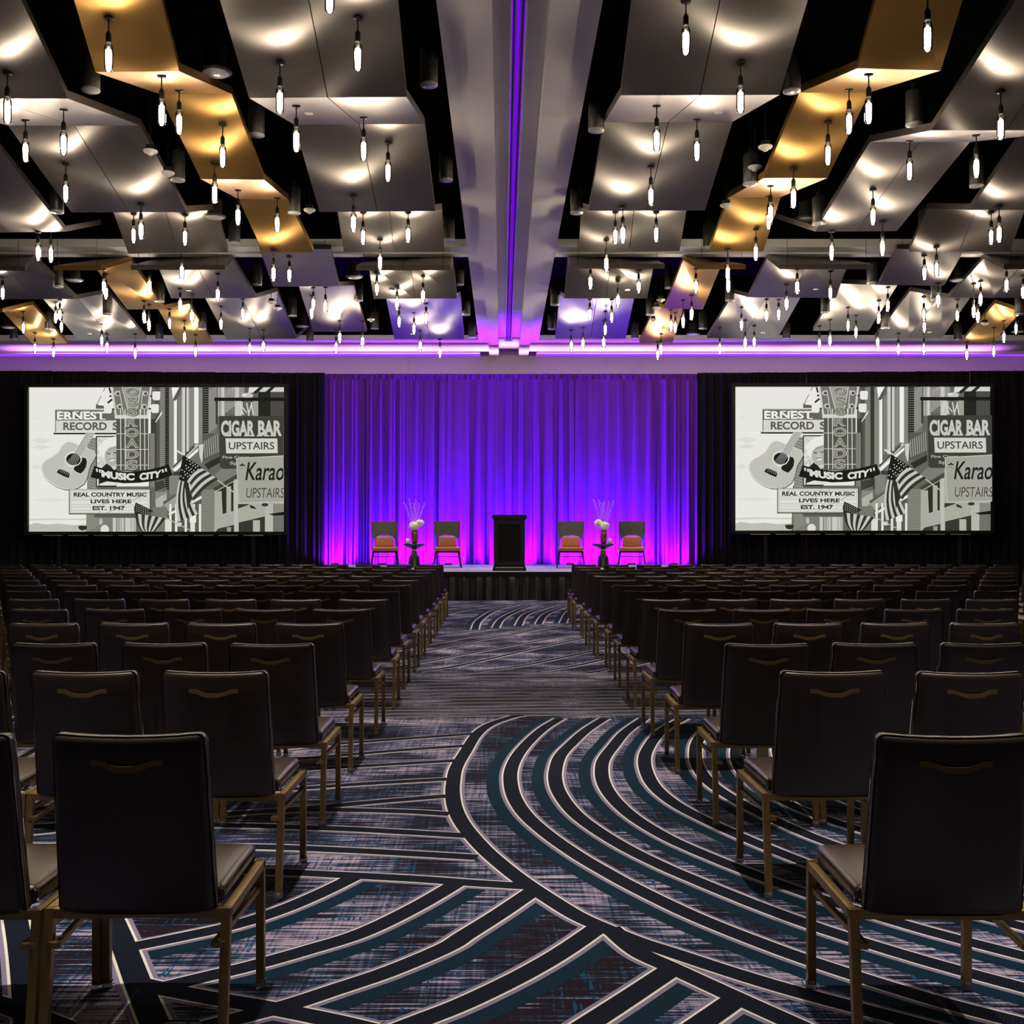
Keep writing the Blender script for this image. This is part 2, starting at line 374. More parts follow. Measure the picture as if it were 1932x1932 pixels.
# ------------------------------------------------------------------ folded ceiling panels
h, l = 4.9, 4.4; h2, l2 = 4.9, 4.55; h3, l3 = 5.0, 4.45
R = [  # key, short name, finish, seam, stations (xl, yl, xr, yr, height)
 ('silver folded panel beside the beam, near left bay', 'silver', .5, [(385,-100,741,-100,h),(470,185,767,183,l),(555,235,801,234,h),(603,400,821,398,l),(636,394,834,394,h),(649,476,838,475,l)]),
 ('gold folded panel, near left bay', 'gold', 0, [(110,-100,280,-100,h),(180,136,338,134.5,l),(300,177,437,177,h),(379,338,498,339,l),(450,376,543,376,h),(497,477,592,476,l)]),
 ('long silver folded panel left of gold, near left bay', 'silver', .5, [(-367,-100,-7,-100,h),(-169,186,128,186,l),(15,237,265,237,h),(135,401,352,400,l),(212,395,410,395,h),(242,478,430,476,l)]),
 ('silver panel at the left picture edge, near left bay', 'silver', .5, [(-286,237,-36,237,h),(-95,440,124,437,l),(-20,430,190,424,h)]),
 ('silver folded panel beside the beam, near right bay', 'silver', .5, [(1205,-100,1554,-100,h),(1171,180,1471,179,l),(1140,231,1382,230,h),(1111,398,1330,397,l),(1097,392,1296,392,h),(1092,475,1282,474,l)]),
 ('gold folded panel, near right bay', 'gold', 0, [(1678,-100,1847,-100,h),(1618,129,1775,133,l),(1508,175,1641,174,h),(1441,336,1561,336,l),(1374,373,1473,372,h),(1338,474,1440,474,l)]),
 ('long silver folded panel right of gold, near right bay', 'silver', .5, [(1955,-60,2250,-60,h),(1757,246,2040,246,l),(1641,268,1830,268,h),(1538,437,1692,436,l),(1462,412,1610,425,h)]),
 ('silver panel at the right picture edge, near right bay', 'silver', .5, [(1926,259,2150,259,h),(1830,396,2030,396,l),(1750,393,1935,393,h),(1715,475,1905,475,l)]),
 ('silver folded panel at left picture edge, far left bay', 'silver', .5, [(-110,511,47,511,l2),(-75,497,66,489,h2),(0,565,145,564,l2),(78,560,205,552,h2),(147,640,277,640,l2)]),
 ('gold folded panel in the middle, far left bay', 'gold', 0, [(101,510,190,510,l2),(176,500,247,492,h2),(240,584,310,583,l2),(295,577,357,573,h2),(336,649,401,648,l2)]),
 ('silver folded panel right of gold, far left bay', 'silver', .5, [(247,509,424,509,l2),(296,497,440,490,h2),(323,563,483,562,l2),(386,560,523,550,h2),(428,640,559,639,l2),(480,636,578,622,h2)]),
 ('small gold panel at left picture edge, far left bay', 'gold', 0, [(-70,592,5,589,l2),(2,584,62,575,h2),(63,650,127,648,l2)]),
 ('narrow silver folded panel, far left bay', 'silver', 0, [(490,470,624,470,h2),(515,541,640,540,l2),(563,538,668,538,h2),(591,626,692,626,l2)]),
 ('violet lit folded panel beside the beam, far left bay', 'silver', .5, [(672,510,850,510,l3),(695,498,854,488,h3),(705,564,862,563,l3),(728,560,869,556,h3),(744,640,876,640,l3)]),
 ('violet lit folded panel beside the beam, far right bay', 'silver', .5, [(1076,507,1254,507,l3),(1071,488,1234,497,h3),(1065,563,1221,563,l3),(1056,556,1197,560,h3),(1048,639,1180,639,l3)]),
 ('gold folded panel, far right bay', 'gold', 0, [(1317,508,1407,508,l2),(1289,490,1361,500,h2),(1254,582,1326,584,l2),(1236,577,1291,578,h2),(1206,647,1269,646,l2)]),
 ('silver folded panel right of gold, far right bay', 'silver', .5, [(1471,508,1648,508,l2),(1447,488,1600,497,h2),(1412,561,1577,562,l2),(1384,553,1511,560,h2),(1334,638,1467,638,l2)]),
 ('narrow silver folded panel, far right bay', 'silver', 0, [(1692,470,1820,470,h2),(1657,538,1781,539,l2),(1585,535,1695,535,h2),(1534,624,1639,624,l2)]),
 ('wide silver folded panel at right edge, far right bay', 'silver', .5, [(1894,508,2050,508,l2),(1856,488,2010,497,h2),(1789,562,1960,562,l2),(1717,549,1833,558,h2),(1650,638,1777,638,l2)]),
 ('small gold panel at right picture edge, far right bay', 'gold', 0, [(1930,590,2010,592,l2),(1877,572,1940,575,h2),(1815,645,1872,647,l2)]),
]
SN = ['near left silver panel by the beam', 'near left gold panel', 'near left silver panel beyond gold', 'near left silver panel at frame edge', 'near right silver panel by the beam', 'near right gold panel', 'near right silver panel beyond gold', 'near right silver panel at frame edge', 'far left outer silver panel', 'far left main gold panel', 'far left middle silver panel', 'far left small gold panel', 'far left narrow silver panel', 'far left violet panel by the beam', 'far right violet panel by the beam', 'far right main gold panel', 'far right middle silver panel', 'far right narrow silver panel', 'far right wide silver panel', 'far right small gold panel']
facets = []; ribs = []
TH = .085
for ri, (nm, fin, seam, st) in enumerate(R):
    pts = [(PZ(a, b, z), PZ(c, d, z)) for a, b, c, d, z in st]
    ctr = sum((p for q in pts for p in q), Vector())/(2*len(pts))
    root = empty('folded_panel', (0, 0, 0)); ribs.append(root)
    tag(root, nm, 'ceiling panel', 'folded metal ceiling panels')
    for i in range(len(pts)-1):
        a, b = pts[i]; d, c = pts[i+1]
        facets.append((ri, a, b, c, d))
        ts = [(0, seam-.003), (seam+.003, 1)] if seam else [(0, 1)]
        for t0, t1 in ts:
            q = [a.lerp(b, t0), a.lerp(b, t1), d.lerp(c, t1), d.lerp(c, t0)]
            mb = MB(); up = Vector((0, 0, TH))
            mb.add(q+[x+up for x in q], [(0,3,2,1),(4,5,6,7),(0,1,5,4),(1,2,6,5),(2,3,7,6),(3,0,4,7)])
            wl = (b-a).length; ll = (d-a).length
            uv = [(t0*wl, 0), (t1*wl, 0), (t1*wl, ll), (t0*wl, ll)]; mb.uv = uv+uv
            mb.obj('panel', fin+'_panel', root)
    for i in range(0, len(pts), 2):
        for k in (0, 1):
            p = pts[i][k].lerp(pts[i][1-k], .08); MB().tube([p+Vector((0, 0, .06)), (p.x, p.y, ZD)], .004, 5).obj('hanger_wire', 'black_metal', root)
def shoot(o, d):
    best = None
    for ri, a, b, c, dd in facets:
        for t in ((a, b, c), (a, c, dd)):
            p = intersect_ray_tri(*t, d, o, True)
            if p is not None and (p-o).dot(d) > 0 and (best is None or (p-o).length < (best[0]-o).length): best = (p, ri)
    return best
CAM = Vector((0, 0, H))
def hit(u, v):
    return shoot(CAM, (P(u, v, 1)-CAM).normalized())
def near_rib(p):
    best = min(facets, key=lambda f: min(((f[1]+f[2]+f[3]+f[4])/4-p).length, min((q-p).length for q in f[1:])))
    return best[0]
for u, v in ((583,213),(1355,211),(356,548),(169,630),(740,548),(778,630),(1184,547),(1539,546),(1440,628),(1754,627)):
    g = hit(u, v)
    if g:
        o = MB().lathe([(.05, 0), (.05, .012), (.03, .014)], 16).obj('sprinkler_cover', 'white_plastic', ribs[g[1]]); o.location = g[0]-Vector((0, 0, .008))

# ------------------------------------------------------------------ pendants
PEND = [(205,33,83,136),(14,137,180,234),(48,226,263,306),(120,206,246,293),(305,142,188,238),(338,170,209,254),(420,235,274,316),(124,309,344,382),(405,307,343,384),(449,358,390,425),(266,385,420,452),(252,403,430,459),(349,405,430,463),(72,442,455,484),(96,443,464,496),(622,-30,-25,25),(675,33,78,134),(528,118,164,215),(559,199,240,287),(686,221,260,303),(732,268,304,343),(667,368,402,438),(685,400,432,462),(770,400,424,458),(717,451,478,510),(523,373,402,438),(516,471,500,531),(546,484,503,532),
(1294,2,42,104),(1397,118,165,214),(1239,199,240,286),(1315,225,262,304),(1228,315,348,388),(1175,390,424,459),(1161,400,428,461),(1238,400,424,457),(1144,452,482,513),(1750,-10,42,98),(1639,139,183,234),(1602,168,208,253),(1562,230,270,312),(1497,317,352,393),(1454,350,380,420),(1450,370,400,433),(1716,265,300,340),(1842,254,292,336),(1888,172,216,264),(1647,357,390,425),(1373,470,500,531),(1426,432,460,492),(1569,436,452,482),(1665,418,448,483),(1870,400,428,462),(1885,389,423,458),(1767,465,492,523),(1744,482,496,524),
(5,522,530,555),(196,508,525,545),(200,517,542,565),(282,512,524,554),(343,480,500,528),(340,545,562,585),(411,517,543,568),(272,568,592,610),(281,590,607,625),(320,583,600,619),(362,566,588,609),(348,605,624,646),(417,578,600,622),(458,564,580,602),(44,588,607,629),(66,628,645,667),(105,570,590,610),(113,566,578,600),(116,590,605,621),(192,611,630,653),(202,630,643,663),(101,640,653,669),(255,645,656,677),(369,632,650,673),(471,642,653,668),(497,622,643,664),
(711,514,524,546),(798,520,548,570),(749,540,563,585),(753,580,591,606),(804,573,585,603),(781,590,610,631),(793,624,645,663),(830,640,648,668),(614,542,562,590),(591,543,560,585),(588,558,582,602),(641,605,625,647),(634,640,648,666),(684,632,640,655),
(1114,500,512,532),(1205,510,520,544),(1166,530,556,580),(1113,565,582,603),(1154,565,587,609),(1142,588,609,632),(1100,618,640,659),(1078,643,652,663),(1139,640,645,657),(1266,585,610,625),(1274,590,612,628),(1289,590,602,619),(1305,557,580,604),(1313,507,530,553),(1374,528,535,552),(1241,645,650,665),(1247,630,650,669),(1358,640,650,668),(1399,580,607,624),(1406,640,645,657),(1423,615,636,656),(1446,565,585,606),
(1504,508,530,555),(1566.6,512,537,565),(1484,537,560,585),(1469,565,578,600),(1770,535,543,560),(1675,542,560,588),(1658,567,590,611),(1600,580,605,625),(1615,595,615,637),(1743,560,583,605),(1744,590,602,618),(1806,565,583,606),(1837,570,577,600),(1845,578,590,609),(1850,530,553,577),(1899,505,514,531),(1930,520,530,552),(1546,632,645,660),(1566,632,638,653),(1656,640,642,658),(1695,629,648,669),(1743,640,650,669),(1824,645,650,665),(1875,645,652,673),(1894,605,625,647),(1917,594,600,617)]
GL = .27
# bulb local origin: bottom of the glass; socket above
glass_me = MB().lathe([(.004, 0), (.022, .004), (.034, .016), (.040, .035), (.040, GL-.05), (.034, GL-.03), (.022, GL-.012), (.018, GL)], 16).mesh('bulb', 'bulb_glass', True)
fil_me = MB().lathe([(.006, .050), (.026, .068), (.026, .195), (.006, .212)], 8).mesh('filament', 'filament')
stem_me = MB().lathe([(.006, .19), (.012, .21), (.016, GL+.002)], 8).mesh('filament_stem', 'aluminium', True)
sock_me = MB().lathe([(.024, GL-.01), (.026, GL+.005), (.026, GL+.075), (.018, GL+.085), (.012, GL+.10)], 12).mesh('socket', 'black_metal', True)
can_me = MB().lathe([(.042, -.016), (.045, -.010), (.045, 0), (.02, .004)], 14).mesh('canopy', 'black_metal', True)
pend = []
for (u, yc, yt, yb) in PEND:
    g = hit(u, yc)
    if g and yc > -5:
        top, rb = g; D = top.y; att = True
    else:
        D = F*4.15/(V0-(yt+yb)/2); att = False; rb = None
    bot = P(u, yb, D)
    if not att:
        g = shoot(bot, Vector((0, 0, 1)))
        if g and g[0].z-bot.z > .3: top, rb = g; att = True
        else: top = Vector((bot.x, bot.y, ZD))
    if top.z-bot.z < GL+.16: bot.z = top.z-GL-.16
    pend.append((bot, top, att, rb if att else near_rib(bot)))
cnt = {}
for bot, top, att, rb in sorted(pend, key=lambda p: p[0].y):
    r = empty('pendant_lamp', bot)
    put('bulb', glass_me, r); put('filament', fil_me, r); put('filament_stem', stem_me, r); put('socket', sock_me, r)
    hgt = top.z-bot.z
    MB().tube([(0, 0, GL+.09), (0, 0, hgt+(.04 if att else 0))], .007 if att else .004, 6).obj('rod', 'black_metal', r)
    if att: put('canopy', can_me, r).location = (0, 0, hgt)
    k = (rb, att); cnt[k] = cnt.get(k, 0)+1
    where = 'under' if att else 'beside'
    tag(r, f'clear tube pendant, {ORD[cnt[k]-1]} from camera {where} {SN[rb]}', 'pendant light', 'tube bulb pendants')

# ------------------------------------------------------------------ cylinder downlights and speakers
CANS = [(171,170),(484,255),(335,340),(107,400),(442,458),(555,402),(809,160),(841,340),(847,453),(1125,246),(1088,402),(1494,172),(1725,235),(1416,347),(1337,466),(1545,422),(1843,351),(1744,442),
 (110,541),(301,569),(485,537),(203,593),(93,621),(382,621),(301,641),(26,640),(552,596),(676,567),(585,644),(707,620),(866,537),(879,594),(891,637),(1263,543),(1047,575),(1041,621),(1227,594),(1326,620),(1377,567),(1198,639),
 (1645,534),(1557,590),(1766,565),(1670,619),(1924,593),(1807,641),(1484,639)]
body_me = MB().lathe([(.092, 0), (.095, .004), (.095, .36), (.088, .375), (.06, .40), (.035, .405), (.03, .46), (.012, .47)], 20).mesh('housing', 'can_black', True)
lens_me = MB().lathe([(.082, -.004), (.075, -.012), (.03, -.016)], 18).mesh('lens', 'lens', True)
rim_me = MB().lathe([(.094, -.008), (.096, -.004), (.096, .012), (.092, .014)], 20).mesh('rim', 'aluminium', True)
spot = bpy.data.lights.new('downlight_lamp', 'SPOT'); spot.energy = CANW; spot.color = (1, .88, .76); spot.spot_size = math.radians(47); spot.spot_blend = .9; spot.shadow_soft_size = .07
cans = [PZ(u, v, 4.75) for u, v in CANS]
for x in (-5.6, -2.6, -1.15, 1.5, 3.0, 5.8):          # unseen fittings carry the rows on overhead, added to light the near floor
    for y in (3.4, 5.8, 8.2): cans.append(Vector((x, y, H+4.75)))
for i, p in enumerate(cans):              # keep each fitting clear of the folded panels
    if i < len(CANS):
        for zr in (4.75, 4.6, 4.45, 4.3, 4.15, 4.0, 3.85, 3.7):
            q = PZ(*CANS[i], zr); g = shoot(Vector((q.x, q.y, 2)), Vector((0, 0, 1)))
            if g is None or g[0].z > q.z+.52: break
        cans[i] = q
cans.sort(key=lambda p: p.y); cnt = {}
for p in cans:
    r = empty('cylinder_downlight', p)
    put('housing', body_me, r); put('lens', lens_me, r); put('rim', rim_me, r)
    g = shoot(p+Vector((0, 0, .48)), Vector((0, 0, 1))); MB().tube([(0, 0, .46), (0, 0, (g[0].z if g else ZD)-p.z)], .008, 6).obj('cable', 'black_metal', r)
    lo = put('lamp', spot, r); lo.location = (0, 0, -.03)
    rb = near_rib(p); cnt[rb] = cnt.get(rb, 0)+1
    tag(r, f'black cylinder downlight, {ORD[cnt[rb]-1]} from camera near {SN[rb]}', 'downlight', 'black cylinder downlights')
sp_me = MB().lathe([(.15, 0), (.165, .006), (.165, .02), (.11, .05), (.11, .26), (.04, .28)], 24).mesh('speaker_housing', 'can_black', True)
gr_me = MB().lathe([(.14, -.004), (.13, -.012), (.02, -.02)], 24).mesh('grille', 'lens', True)
cnt = {}
for u, v in ((407,137),(405,410),(1520,414),(140,529),(15,618),(668,523),(570,616),(1308,631),(1809,529),(1921,626)):
    p = PZ(u, v, 4.75); r = empty('ceiling_speaker', p); put('speaker_housing', sp_me, r); put('grille', gr_me, r)
    MB().tube([(0, 0, .27), (0, 0, ZD-p.z)], .006, 6).obj('cable', 'black_metal', r)
    rb = near_rib(p); cnt[rb] = cnt.get(rb, 0)+1
    tag(r, f'round black hanging speaker, {ORD[cnt[rb]-1]} near {SN[rb]}', 'speaker', 'hanging ceiling speakers')
sd_me = MB().lathe([(.02, -.06), (.035, -.05), (.04, -.03), (.075, -.025), (.085, -.012), (.085, 0), (.06, .004)], 20).mesh('detector_dome', 'white_plastic', True)
sb_me = MB().box(-.045, .045, -.045, .045, .004, .06).mesh('junction_box', 'black_metal')
cnt = {}
for u, v in ((284,284),(317,325),(584,395),(1444,276),(1424,314),(1370,386),(512,569),(524,581),(700,602),(1247,565),(1239,580),(1232,602),(1858,609)):
    p = PZ(u, v, 4.6); r = empty('smoke_detector', p); put('detector_dome', sd_me, r); put('junction_box', sb_me, r)
    MB().tube([(0, 0, .06), (0, 0, ZD-p.z)], .006, 6).obj('cable', 'black_metal', r)
    rb = near_rib(p); cnt[rb] = cnt.get(rb, 0)+1
    tag(r, f'small white smoke detector, {ORD[cnt[rb]-1]} near {SN[rb]}', 'smoke detector', 'white smoke detectors')

# ------------------------------------------------------------------ banquet chairs
FW, FD, LT = .525, .48, .026
def bend(c):   # backrest: recline, taper and a shallow curve
    t = (c.z-.40)/.525
    x = c.x*(1-.055*t); y = c.y-.085*t-.016*(1-min(1, (c.x/.22)**2))
    return Vector((x, y, c.z-.008*t*(1-min(1, (c.x/.22)**2))))
def crown(c):
    f = max(0, 1-(c.x/.235)**2)*max(0, 1-((c.y-.02)/.24)**2)
    return Vector((c.x, c.y, c.z+(.018*f if c.z > .44 else 0)))
chair = empty('banquet_chair')
bk = put('backrest', rbox('backrest', 'vinyl', -.222, .222, -.245, -.190, .402, .925, .022, 4, bend, 5), chair)
hp = []
hm = MB()
prev = None
for i in range(17):
    x = -.098+.196*i/16; q = max(0, min(1, (.084-abs(x))/.066)); q = q*q*(3-2*q); dz = -.015*q; dy = -.014*q
    hp.append((x, dy, dz))
y0, z0 = -.3365, .845
vs_, fs_ = [], []
for x, dy, dz in hp:
    for hh, tt in ((-.0085, 0), (.0085, 0), (.0085, .006), (-.0085, .006)):
        vs_.append((x, y0+dy+.003*(x/.1)**2+tt, z0+dz+hh))
for i in range(16):
    for k in range(4): fs_.append((i*4+k, i*4+(k+1) % 4, i*4+4+(k+1) % 4, i*4+4+k))
fs_ += [(3, 2, 1, 0), (64, 65, 66, 67)]
for sx in (-.084, .084): hm.tube([(sx, y0+.002, z0), (sx, y0+.02, z0)], .005, 8)
hm.add(vs_, fs_); hm.obj('handle', 'bronze', bk)
put('seat', rbox('seat', 'vinyl', -.234, .234, -.20, .235, .412, .468, .02, 3, crown, 5), chair)
x, yr, yf = FW/2-LT/2, -FD/2+LT/2, FD/2-LT/2
fm = MB()
fm.bar((-x-LT/2, yr, .40), (x+LT/2, yr, .40), LT, LT).bar((-x-LT/2, yf, .40), (x+LT/2, yf, .40), LT, LT)
for s in (-1, 1): fm.bar((s*x, yr, .40), (s*x, yf, .40), LT, LT)
fm.obj('seat_frame', 'bronze', chair)
leg_f = MB().bar((0, 0, .018), (0, 0, .413), LT, LT, (0, 1, 0)).mesh('leg', 'bronze')
leg_r = MB().bar((0, -.055, .018), (0, 0, .413), LT, LT, (0, 1, 0)).mesh('leg', 'bronze')
gl_me = MB().lathe([(.017, 0), (.019, .004), (.018, .022), (.016, .03)], 10).mesh('glide', 'glide', True)
for s in (-1, 1):
    a = put('leg', leg_r, chair); a.location = (s*x, yr, 0); g = put('glide', gl_me, a); g.location = (0, -.053, 0)
    a = put('leg', leg_f, chair); a.location = (s*x, yf, 0); put('glide', gl_me, a)
    sm = MB().bar((s*(x-.03), yr-.03, .318), (s*(x-.004), yf, .325), .016, .016)
    sm.bar((s*(x-.034), yr-.03, .318), (s*x, yr-.02, .318), .016, .016)
    sm.obj('side_stretcher', 'bronze', chair)
ROWS = [3.168, 4.537, 5.651, 6.876, 8.094, 9.305, 10.54]+[10.54+1.218*i for i in range(1, 8)]
LE = [-.819, -.93, -.935, -.974, -.96, -.951, -.964, -.966, -.981, -.98, -.976, -.983, -.99, -1.003]
RE = [1.035, 1.109, 1.119, 1.116, 1.126, 1.147, 1.15, 1.17, 1.147, 1.136, 1.156, 1.13, 1.151, 1.19]
PITL = [.532, .532, .55, .538, .54]+[.547]*9
rowname = ['nearest row']+[ORD[i]+' row' for i in range(1, 14)]
def strip_children(o):
    pass
first = True; nch = 0
for ri, d in enumerate(ROWS):
    for side in (-1, 1):
        e = (LE if side < 0 else RE)[ri]; pit = PITL[ri] if side < 0 else (.54 if ri < 6 else .547)
        k = 0
        while True:
            cx = e+side*(.21+pit*k)
            u = U0+F*(cx-side*.25)/(d-.1)
            if u < -2 or u > SZ+2 or k > 13: break
            bow = -.011*max(0, abs(cx)-3.2)**2*(.8 if side < 0 else .6)
            yy = d+yr*-1+.0+random.uniform(-.025, .025)+bow
            o = chair if first else copy_tree(chair); first = False
            o.location = (cx+random.uniform(-.006, .006), yy+.0, 0); o.rotation_euler = (0, 0, random.uniform(-.018, .018))
            tag(o, f'brown vinyl bronze-framed banquet chair, {"aisle seat" if k == 0 else ORD[k]+" from aisle"}, {rowname[ri]}, {"left" if side < 0 else "right"} block', 'chair', f'banquet chairs in the {"left" if side < 0 else "right"} block')
            k += 1; nch += 1
print('chairs', nch)

# ------------------------------------------------------------------ stage
SY, ST = 24.0, .615
SX0, SX1 = -4.45, 4.75
stage = empty('stage', ((SX0+SX1)/2, SY, 0))
tag(stage, 'low stage platform with black pleated skirt below the purple drapes', 'stage')
off = Vector(stage.location)
def sub(mb):
    mb.v = [(a-off.x, b-off.y, c-off.z) for a, b, c in mb.v]; return mb
nsec = 5
for i in range(nsec):
    xa = SX0+(SX1-SX0)*i/nsec; xb = SX0+(SX1-SX0)*(i+1)/nsec
    for y0_, y1_ in ((SY, SY+2.6), (SY+2.6, 29.22)):
        sub(MB().box(xa+.003, xb-.003, y0_+.003, y1_-.003, ST-.09, ST)).obj('deck_panel', 'stage_deck', stage)
sub(MB().box(SX0-.02, SX1+.02, SY-.03, SY, ST-.13, ST-.004)).obj('edge_trim', 'stage_trim', stage)
def pleats(x0, x1, y, z0, z1, nx, nz, amp, per, seed, flare=.5):
    rnd = random.Random(seed); mb = MB()
    ph = [rnd.uniform(0, 6.28) for _ in range(6)]; fr = [rnd.uniform(.6, 1.5) for _ in range(6)]
    for j in range(nz+1):
        t = j/nz; z = z1+(z0-z1)*t
        for i in range(nx+1):
            x = x0+(x1-x0)*i/nx; s = (x-x0)/per*6.283
            dxx = .35*math.sin(s*.43*fr[0]+ph[0]+t*1.1)
            f = math.sin(s+ph[1]+dxx*2)+.55*math.sin(s*1.83*fr[2]+ph[2]+t*.7)+.35*math.sin(s*.37*fr[3]+ph[3])
            f = math.tanh(f*1.1)
            a = amp*((1-flare)+flare*t*1.6)
            if j == 0: a *= .6
            mb.v.append((x+dxx*.05*t*per, y+f*a, z))
    for j in range(nz):
        for i in range(nx):
            q = j*(nx+1)+i; mb.f.append((q, q+nx+1, q+nx+2, q+1))
    return mb
sub(pleats(SX0, SX1, SY-.02, .01, ST-.11, 420, 8, .07, .26, 5)).obj('skirt', 'skirt', stage, True)

# drapes: panels on a pipe
DY, DT = 29.38, H+(V0-706)*29.3/F
xs = [(607-U0)*29.3/F+i*((1321-607)*29.3/F)/9 for i in range(10)]
for i in range(9):
    xa, xb = xs[i], xs[i+1]
    o = empty('stage_drape', ((xa+xb)/2, DY, 0)); off = Vector(o.location)
    per = random.uniform(.26, .42)
    sub(pleats(xa-.004, xb+.004, DY+random.uniform(-.02, .02), .02, DT-.12, 150, 14, .085, per, 40+i, .35)).obj('cloth', 'purple_drape', o, True)
    sub(pleats(xa-.004, xb+.004, DY-.01, DT-.13, DT+.02, 150, 4, .04, .16, 70+i, .2)).obj('gathered_header', 'purple_drape', o, True)
    pos = 'leftmost' if i == 0 else 'rightmost' if i == 8 else ORD[i]+' from left'
    tag(o, f'purple lit gathered drape panel behind the stage, {pos}', 'drape', 'purple drapes behind the stage')
for side in (-1, 1):
    xe = (612-U0)*29.25/F if side < 0 else (1316-U0)*29.25/F
    for i in range(7):
        xa = xe+side*1.43*i; xb = xe+side*1.43*(i+1); xa, xb = sorted((xa, xb))
        o = empty('black_drape', ((xa+xb)/2, DY-.1, 0)); off = Vector(o.location)
        sub(pleats(xa-.004, xb+.004, DY-.14, .02, DT+.03+.01*i, 130, 8, .05, random.uniform(.2, .3), 140+i*2+side, .35)).obj('cloth', 'black_drape', o, True)
        tag(o, f'black drape panel on the {"left" if side < 0 else "right"} of the stage, {ORD[i]} from the purple drapes', 'drape', 'black drapes either side of the stage')
pm = MB().tube([(XL+.3, DY+.05, DT), (XR-.3, DY+.05, DT)], .02, 8).obj('drape_pipe', 'aluminium', None, True)
tag(pm, 'long horizontal pipe carrying the drapes above the stage', 'pipe')

# stage uplights, tucked behind chairs, tables and lectern
UP = [(632, 'outside the left chairs'), (722, 'behind the far left stage chair'), (783, 'behind the left side table'), (846, 'behind the stage chair left of lectern'), (945, 'behind the lectern, left'), (978, 'behind the lectern, right'), (1076, 'behind the stage chair right of lectern'), (1138, 'behind the right side table'), (1192, 'behind the far right stage chair'), (1272, 'outside the right chairs')]
for px, wh in UP:
    o = empty('stage_uplight', ((px-U0)*28.95/F, 28.95, ST))
    MB().box(-.10, .10, -.035, .035, .0, .045).obj('housing', 'can_black', o)
    MB().box(-.09, .09, -.025, .025, .045, .05).obj('lens', 'led_violet', o)
    tag(o, f'low black violet uplight bar on stage {wh}', 'stage light', 'violet uplights at the drape foot')
    ld = bpy.data.lights.new('uplight_lamp', 'SPOT'); ld.energy = UPW; ld.color = (.20, .003, 1.0); ld.spot_size = math.radians(150); ld.spot_blend = .4; ld.shadow_soft_size = .06
    lo = put('lamp', ld, o); lo.location = (0, 0, .06); lo.rotation_euler = (math.radians(180-44), 0, 0)
for i in range(9):      # unseen battens added behind the drapes to wash the soffit violet
    x = -12+3.0*i
    o = empty('light_batten', (x, 30.72, DT-.45)); MB().box(-1.45, 1.45, -.04, .04, -.05, 0).obj('housing', 'can_black', o)
    MB().tube([(0, 0, -.05), (0, 0, -DT+.45)], .02, 8).obj('stand', 'black_metal', o)
    tag(o, f'black violet light batten hidden behind the drapes, {ORD[i]} from left', 'stage light', 'light battens behind the drapes')
    ld = bpy.data.lights.new('batten_lamp', 'AREA'); ld.shape = 'RECTANGLE'; ld.size = 2.8; ld.size_y = .06; ld.energy = BATTEN; ld.color = (.62, .22, 1.0); ld.spread = math.radians(64)
    lo = put('lamp', ld, o); lo.location = (0, 0, .01); lo.rotation_euler = (math.pi+math.radians(8), 0, 0)

# lectern
lec = empty('lectern', ((961-U0)*24.6/F, 24.6, ST))
tag(lec, 'black lectern with framed front panel at centre of the stage', 'lectern')
MB().box(-.37, .37, -.22, .24, .0, .06).box(-.355, .355, -.205, .225, .06, .10).obj('plinth', 'lectern_black', lec)
MB().box(-.34, .34, -.17, .21, .10, 1.12).obj('body', 'lectern_black', lec)
MB().box(-.36, .36, -.19, .23, 1.12, 1.15).box(-.385, .385, -.215, .255, 1.15, 1.20).box(-.37, .37, -.20, .24, 1.20, 1.235).obj('top', 'lectern_black', lec)
for s in (-1, 1): MB().box(*sorted((s*.24, s*.33)), -.20, -.17, .14, 1.10).obj('frame_stile', 'lectern_black', lec)
for a, b in ((.14, .20), (1.03, 1.10)): MB().box(-.24, .24, -.20, -.17, a, b).obj('frame_rail', 'lectern_black', lec)
MB().box(-.24, .24, -.18, -.17, .20, 1.03).obj('panel', 'lectern_panel', lec)
MB().box(-.30, .30, -.235, -.205, .07, .085).obj('metal_strip', 'aluminium', lec)

